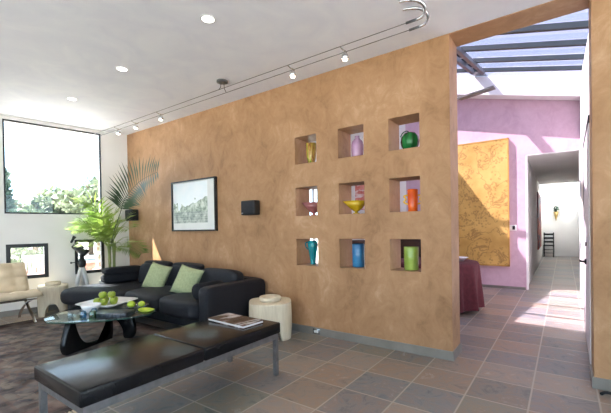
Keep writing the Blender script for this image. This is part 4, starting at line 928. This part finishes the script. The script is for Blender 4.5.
# ------------------------------------------------------------------ pink room contents
t = thing('wall_screen', (-1.7, PY-.005, .45), 'tall gold panel painted with brown branches on the pink wall', 'artwork')
MB().box(-2.45, -.905, 8.245, 8.31, .48, 3.02).build('panel', M['screen'], t)
MB().box(-2.48, -2.45, 8.24, 8.312, .46, 3.04).box(-.905, -.885, 8.24, 8.312, .46, 3.04).box(-2.48, -.885, 8.24, 8.312, .455, .48).box(-2.48, -.885, 8.24, 8.312, 3.02, 3.04).build('edge_frame', M['screenedge'], t)
t = thing('thermostat', (-.828, PY-.003, 1.229), 'small white thermostat with black face beside the gold panel', 'thermostat')
MB().box(-.89, -.765, PY-.022, PY-.001, 1.175, 1.29, .005).build('cover', M['whiteframe'], t); MB().box(-.835, -.79, PY-.026, PY-.02, 1.195, 1.272, .003).build('face', M['blackplastic'], t)
# round table under a burgundy cloth
tx, ty, tr = -1.72, 5.86, .66
t = thing('dining_table', (tx, ty, 0), 'table under a burgundy cloth just beyond the end of the brown wall', 'table')
MB().lathe([(tr-.02,.70),(tr,.71),(tr,.735),(0,.735)], (tx, ty, 0), 48, cap=False).build('tabletop', M['darkwood'], t)
MB().lathe([(.28,0),(.28,.03),(.08,.08),(.06,.4),(.1,.7)], (tx, ty, 0), 32).build('pedestal', M['darkwood'], t)
q = MB().lathe([(0,.742),(tr*.8,.742),(tr+.005,.738),(tr+.03,.70),(tr+.035,.5),(tr+.045,.25),(tr+.06,.07)], (tx, ty, 0), 128, fn=lambda v, a: v+Vector((math.cos(a), math.sin(a), 0))*(.035*math.sin(14*a)+.012*math.sin(33*a))*max(0, min(1, (.72-v.z)/.5)), cap=False)
solo(q, 'tablecloth', M['burgundy'], (tx, ty, .742), 'burgundy cloth hanging to the floor over the table beyond the brown wall', 'tablecloth')
c = (-1.33, 5.95, .744); solo(MB().lathe([(.05,0),(.06,.006),(.12,.05),(.135,.055),(.13,.062),(.055,.015),(0,.012)], c, 32, cap=False), 'serving_bowl', M['ceramic'], c, 'white bowl on the burgundy cloth at the edge of the brown wall', 'bowl')
# dark wooden dining chairs seen through the lower niches
def dining_chair(x, y, rz, label):
    t = thing('dining_chair', (x, y, 0), label, 'chair')
    MB().box(x-.22, x+.22, y-.22, y+.22, .42, .47, .015).build('seat', M['darkwood'], t)
    for sx in (-1, 1):
        MB().box(x+sx*.2-.02, x+sx*.2+.02, y-.22, y-.18, 0, .43).build('leg', M['darkwood'], t); MB().box(x+sx*.2-.02, x+sx*.2+.02, y+.18, y+.22, 0, 1.08).build('leg', M['darkwood'], t)
    b = MB().box(x-.18, x+.18, y+.185, y+.215, 1.0, 1.08, .008)
    for k in range(4): b.box(x-.15+k*.09, x-.12+k*.09, y+.19, y+.21, .47, 1.0)
    b.build('backrest', M['darkwood'], t); t.rotation_euler.z = rz
t = thing('sideboard', (-2.75, 7.95, 0), 'dark wooden sideboard seen through the bottom right niche behind the lime vase', 'sideboard')
sb = MB().box(-3.45, -2.05, 7.7, 8.2, .08, 1.12, .01).build('body', M['darkwood'], t)
MB().box(-3.48, -2.02, 7.68, 8.22, 1.12, 1.16, .006).build('top', M['darkwood'], t)
for k in range(3):
    xa = -3.43+k*.46; dr = MB().box(xa+.01, xa+.45, 7.68, 7.7, .12, 1.08, .004).build('door', M['darkwood'], t)
    MB().sphere((xa+.4, 7.665, .65), .018).build('knob', M['brassy'], dr)
for x in (-3.38, -2.12):
    for y in (7.77, 8.13): MB().box(x-.025, x+.025, y-.025, y+.025, 0, .08).build('foot', M['darkwood'], t)
dining_chair(-2.75, 5.2, .6, 'dark slatted dining chair seen through the bottom middle niche behind the blue vase')
t = thing('picture', (-3.95, PY-.003, 2.2), 'red and white print seen through the centre niche above the yellow bowl', 'picture')
MB().box(-4.4, -3.5, PY-.03, PY-.001, 1.7, 2.75).build('frame', M['whiteframe'], t); MB().box(-4.36, -3.54, PY-.034, PY-.03, 1.74, 2.71).build('print', M['redprint'], t)
# grey lamp arm
t = thing('wall_lamp', (-1.22, 4.6, 2.8), 'long flat grey lamp arm reaching out past the end of the brown wall', 'lamp')
MB().tube([(-1.32, 3.905, 2.6), (-1.2, 4.2, 2.78), (-1.0, 4.6, 2.815)], .012, 8).build('arm', M['steel'], t)
mb = MB().bar([(-1.0, 4.6, 2.815), (-.76, 4.62, 2.85), (-.63, 4.63, 2.872)], .09, .022, (.1, 1, 0)); mb.build('lamp_head', M['steel'], t)
MB().lathe([(.05,0),(.05,.02),(.02,.03)], n=20, mtx=Matrix.Translation((-1.32, 3.902, 2.6)) @ Matrix.Rotation(-PI/2, 4, 'X')).build('wall_plate', M['grey_metal'], t)
# black door stop on the floor by the column
solo(MB().tube(interp([(.22, 3.47, .012), (.25, 3.5, .02), (.30, 3.49, .018), (.33, 3.45, .012), (.37, 3.46, .012)], 5), .011, 8), 'cord', M['blackplastic'], (.28, 3.48, 0), 'short black cord on the floor below the right brown column', 'cord')

# ------------------------------------------------------------------ corridor contents
t = thing('ladder_back_chair', (-.5, 17.15, 0), 'small dark ladder back chair at the far end of the corridor', 'chair')
for sx in (-.155, .155):
    MB().box(-.5+sx, -.5+sx+.035, 17.3, 17.335, 0, .96).build('leg', M['lacquer'], t); MB().box(-.5+sx, -.5+sx+.035, 16.95, 16.985, 0, .44).build('leg', M['lacquer'], t)
MB().box(-.66, -.3, 16.94, 17.34, .43, .47, .01).build('seat', M['lacquer'], t)
for z in (.55, .7, .85): MB().box(-.66, -.34, 17.305, 17.33, z, z+.07).build('slat', M['lacquer'], t)
for z in (.15, .28): MB().box(-.66, -.34, 16.955, 16.975, z, z+.025).build('stretcher', M['lacquer'], t)
t = thing('wall_sconce', (-.243, 17.48, 1.7), 'cone wall vase with dried flowers on the far corridor wall', 'wall vase')
MB().lathe([(.01,1.42),(.05,1.6),(.085,1.78),(.075,1.78),(0,1.5)], (-.243, 17.41, 0), 20, cap=False).build('cone', mat('ochre_glaze', (140,116,60), (160,134,74), rough=.4), t)
mb = MB(); leaf_cloud(mb, (-.243, 17.4, 1.88), (.09, .05, .13), 60, .09); mb.build('flowers', M['leafC'], t)
t = thing('wall_painting', (-.68, 14.5, 1.4), 'large blue and red canvas on the left wall of the corridor', 'painting')
MB().prism([(-.669, 13.3), (-.639, 13.3), (-.669, 15.9), (-.699, 15.9)], .5, 2.3).build('canvas', M['hallpaint'], t)

# ------------------------------------------------------------------ light
wd = bpy.data.worlds.new('world'); S.world = wd; wd.use_nodes = True; nt = wd.node_tree; nt.nodes.clear()
o = nt.nodes.new('ShaderNodeOutputWorld'); bg = nt.nodes.new('ShaderNodeBackground'); nt.links.new(bg.outputs[0], o.inputs[0])
bg.inputs[0].default_value = (.60, .79, 1, 1); bg.inputs[1].default_value = 3.1
sl = bpy.data.lights.new('sun', 'SUN'); so = bpy.data.objects.new('sun', sl); COL.objects.link(so)
so.rotation_euler = Vector((1, .55, -1.42)).to_track_quat('-Z', 'Y').to_euler(); sl.energy = 34; sl.angle = .009; sl.color = (1, .97, .91)
def portal(name, loc, d, sx, sy):
    l = bpy.data.lights.new(name, 'AREA'); l.shape = 'RECTANGLE'; l.size = sx; l.size_y = sy; l.cycles.is_portal = True
    p = bpy.data.objects.new(name, l); COL.objects.link(p); p.location = loc; p.rotation_euler = Vector(d).to_track_quat('-Z', 'Y').to_euler()
portal('portal_right', (2.78, -.6, 1.38), (-1, 0, 0), 6.4, 2.7)
portal('portal_front', (-2.1, -4.66, 1.38), (0, 1, 0), 8.6, 2.7)
pw = wall_pt(1.14, 2.33, -.1); portal('portal_window', pw, WNI, 1.36, 1.46)
portal('portal_skylight', (-1.5, 6.1, roof(-1.5, 6.1)+.1), (.243, -.18, -1), 3.9, 4.6)
for x, y in ((-2.492, 2.07), (-4.03, 2.114), (-5.474, 2.169)):
    l = bpy.data.lights.new('downlight_lamp', 'SPOT'); l.energy = 25; l.spot_size = 1.6; l.spot_blend = .8; l.color = (1, .9, .78); l.shadow_soft_size = .05
    p = bpy.data.objects.new('downlight_lamp', l); COL.objects.link(p); p.location = (x, y, CZ-.02)

S.view_settings.view_transform = 'Standard'; S.view_settings.look = 'None'; S.view_settings.gamma = 1; S.view_settings.use_curve_mapping = False
S.view_settings.exposure = .47
try:
    S.cycles.use_denoising = True; S.cycles.max_bounces = 10; S.cycles.diffuse_bounces = 6; S.cycles.transparent_max_bounces = 16; S.cycles.sample_clamp_indirect = 6
except Exception: pass
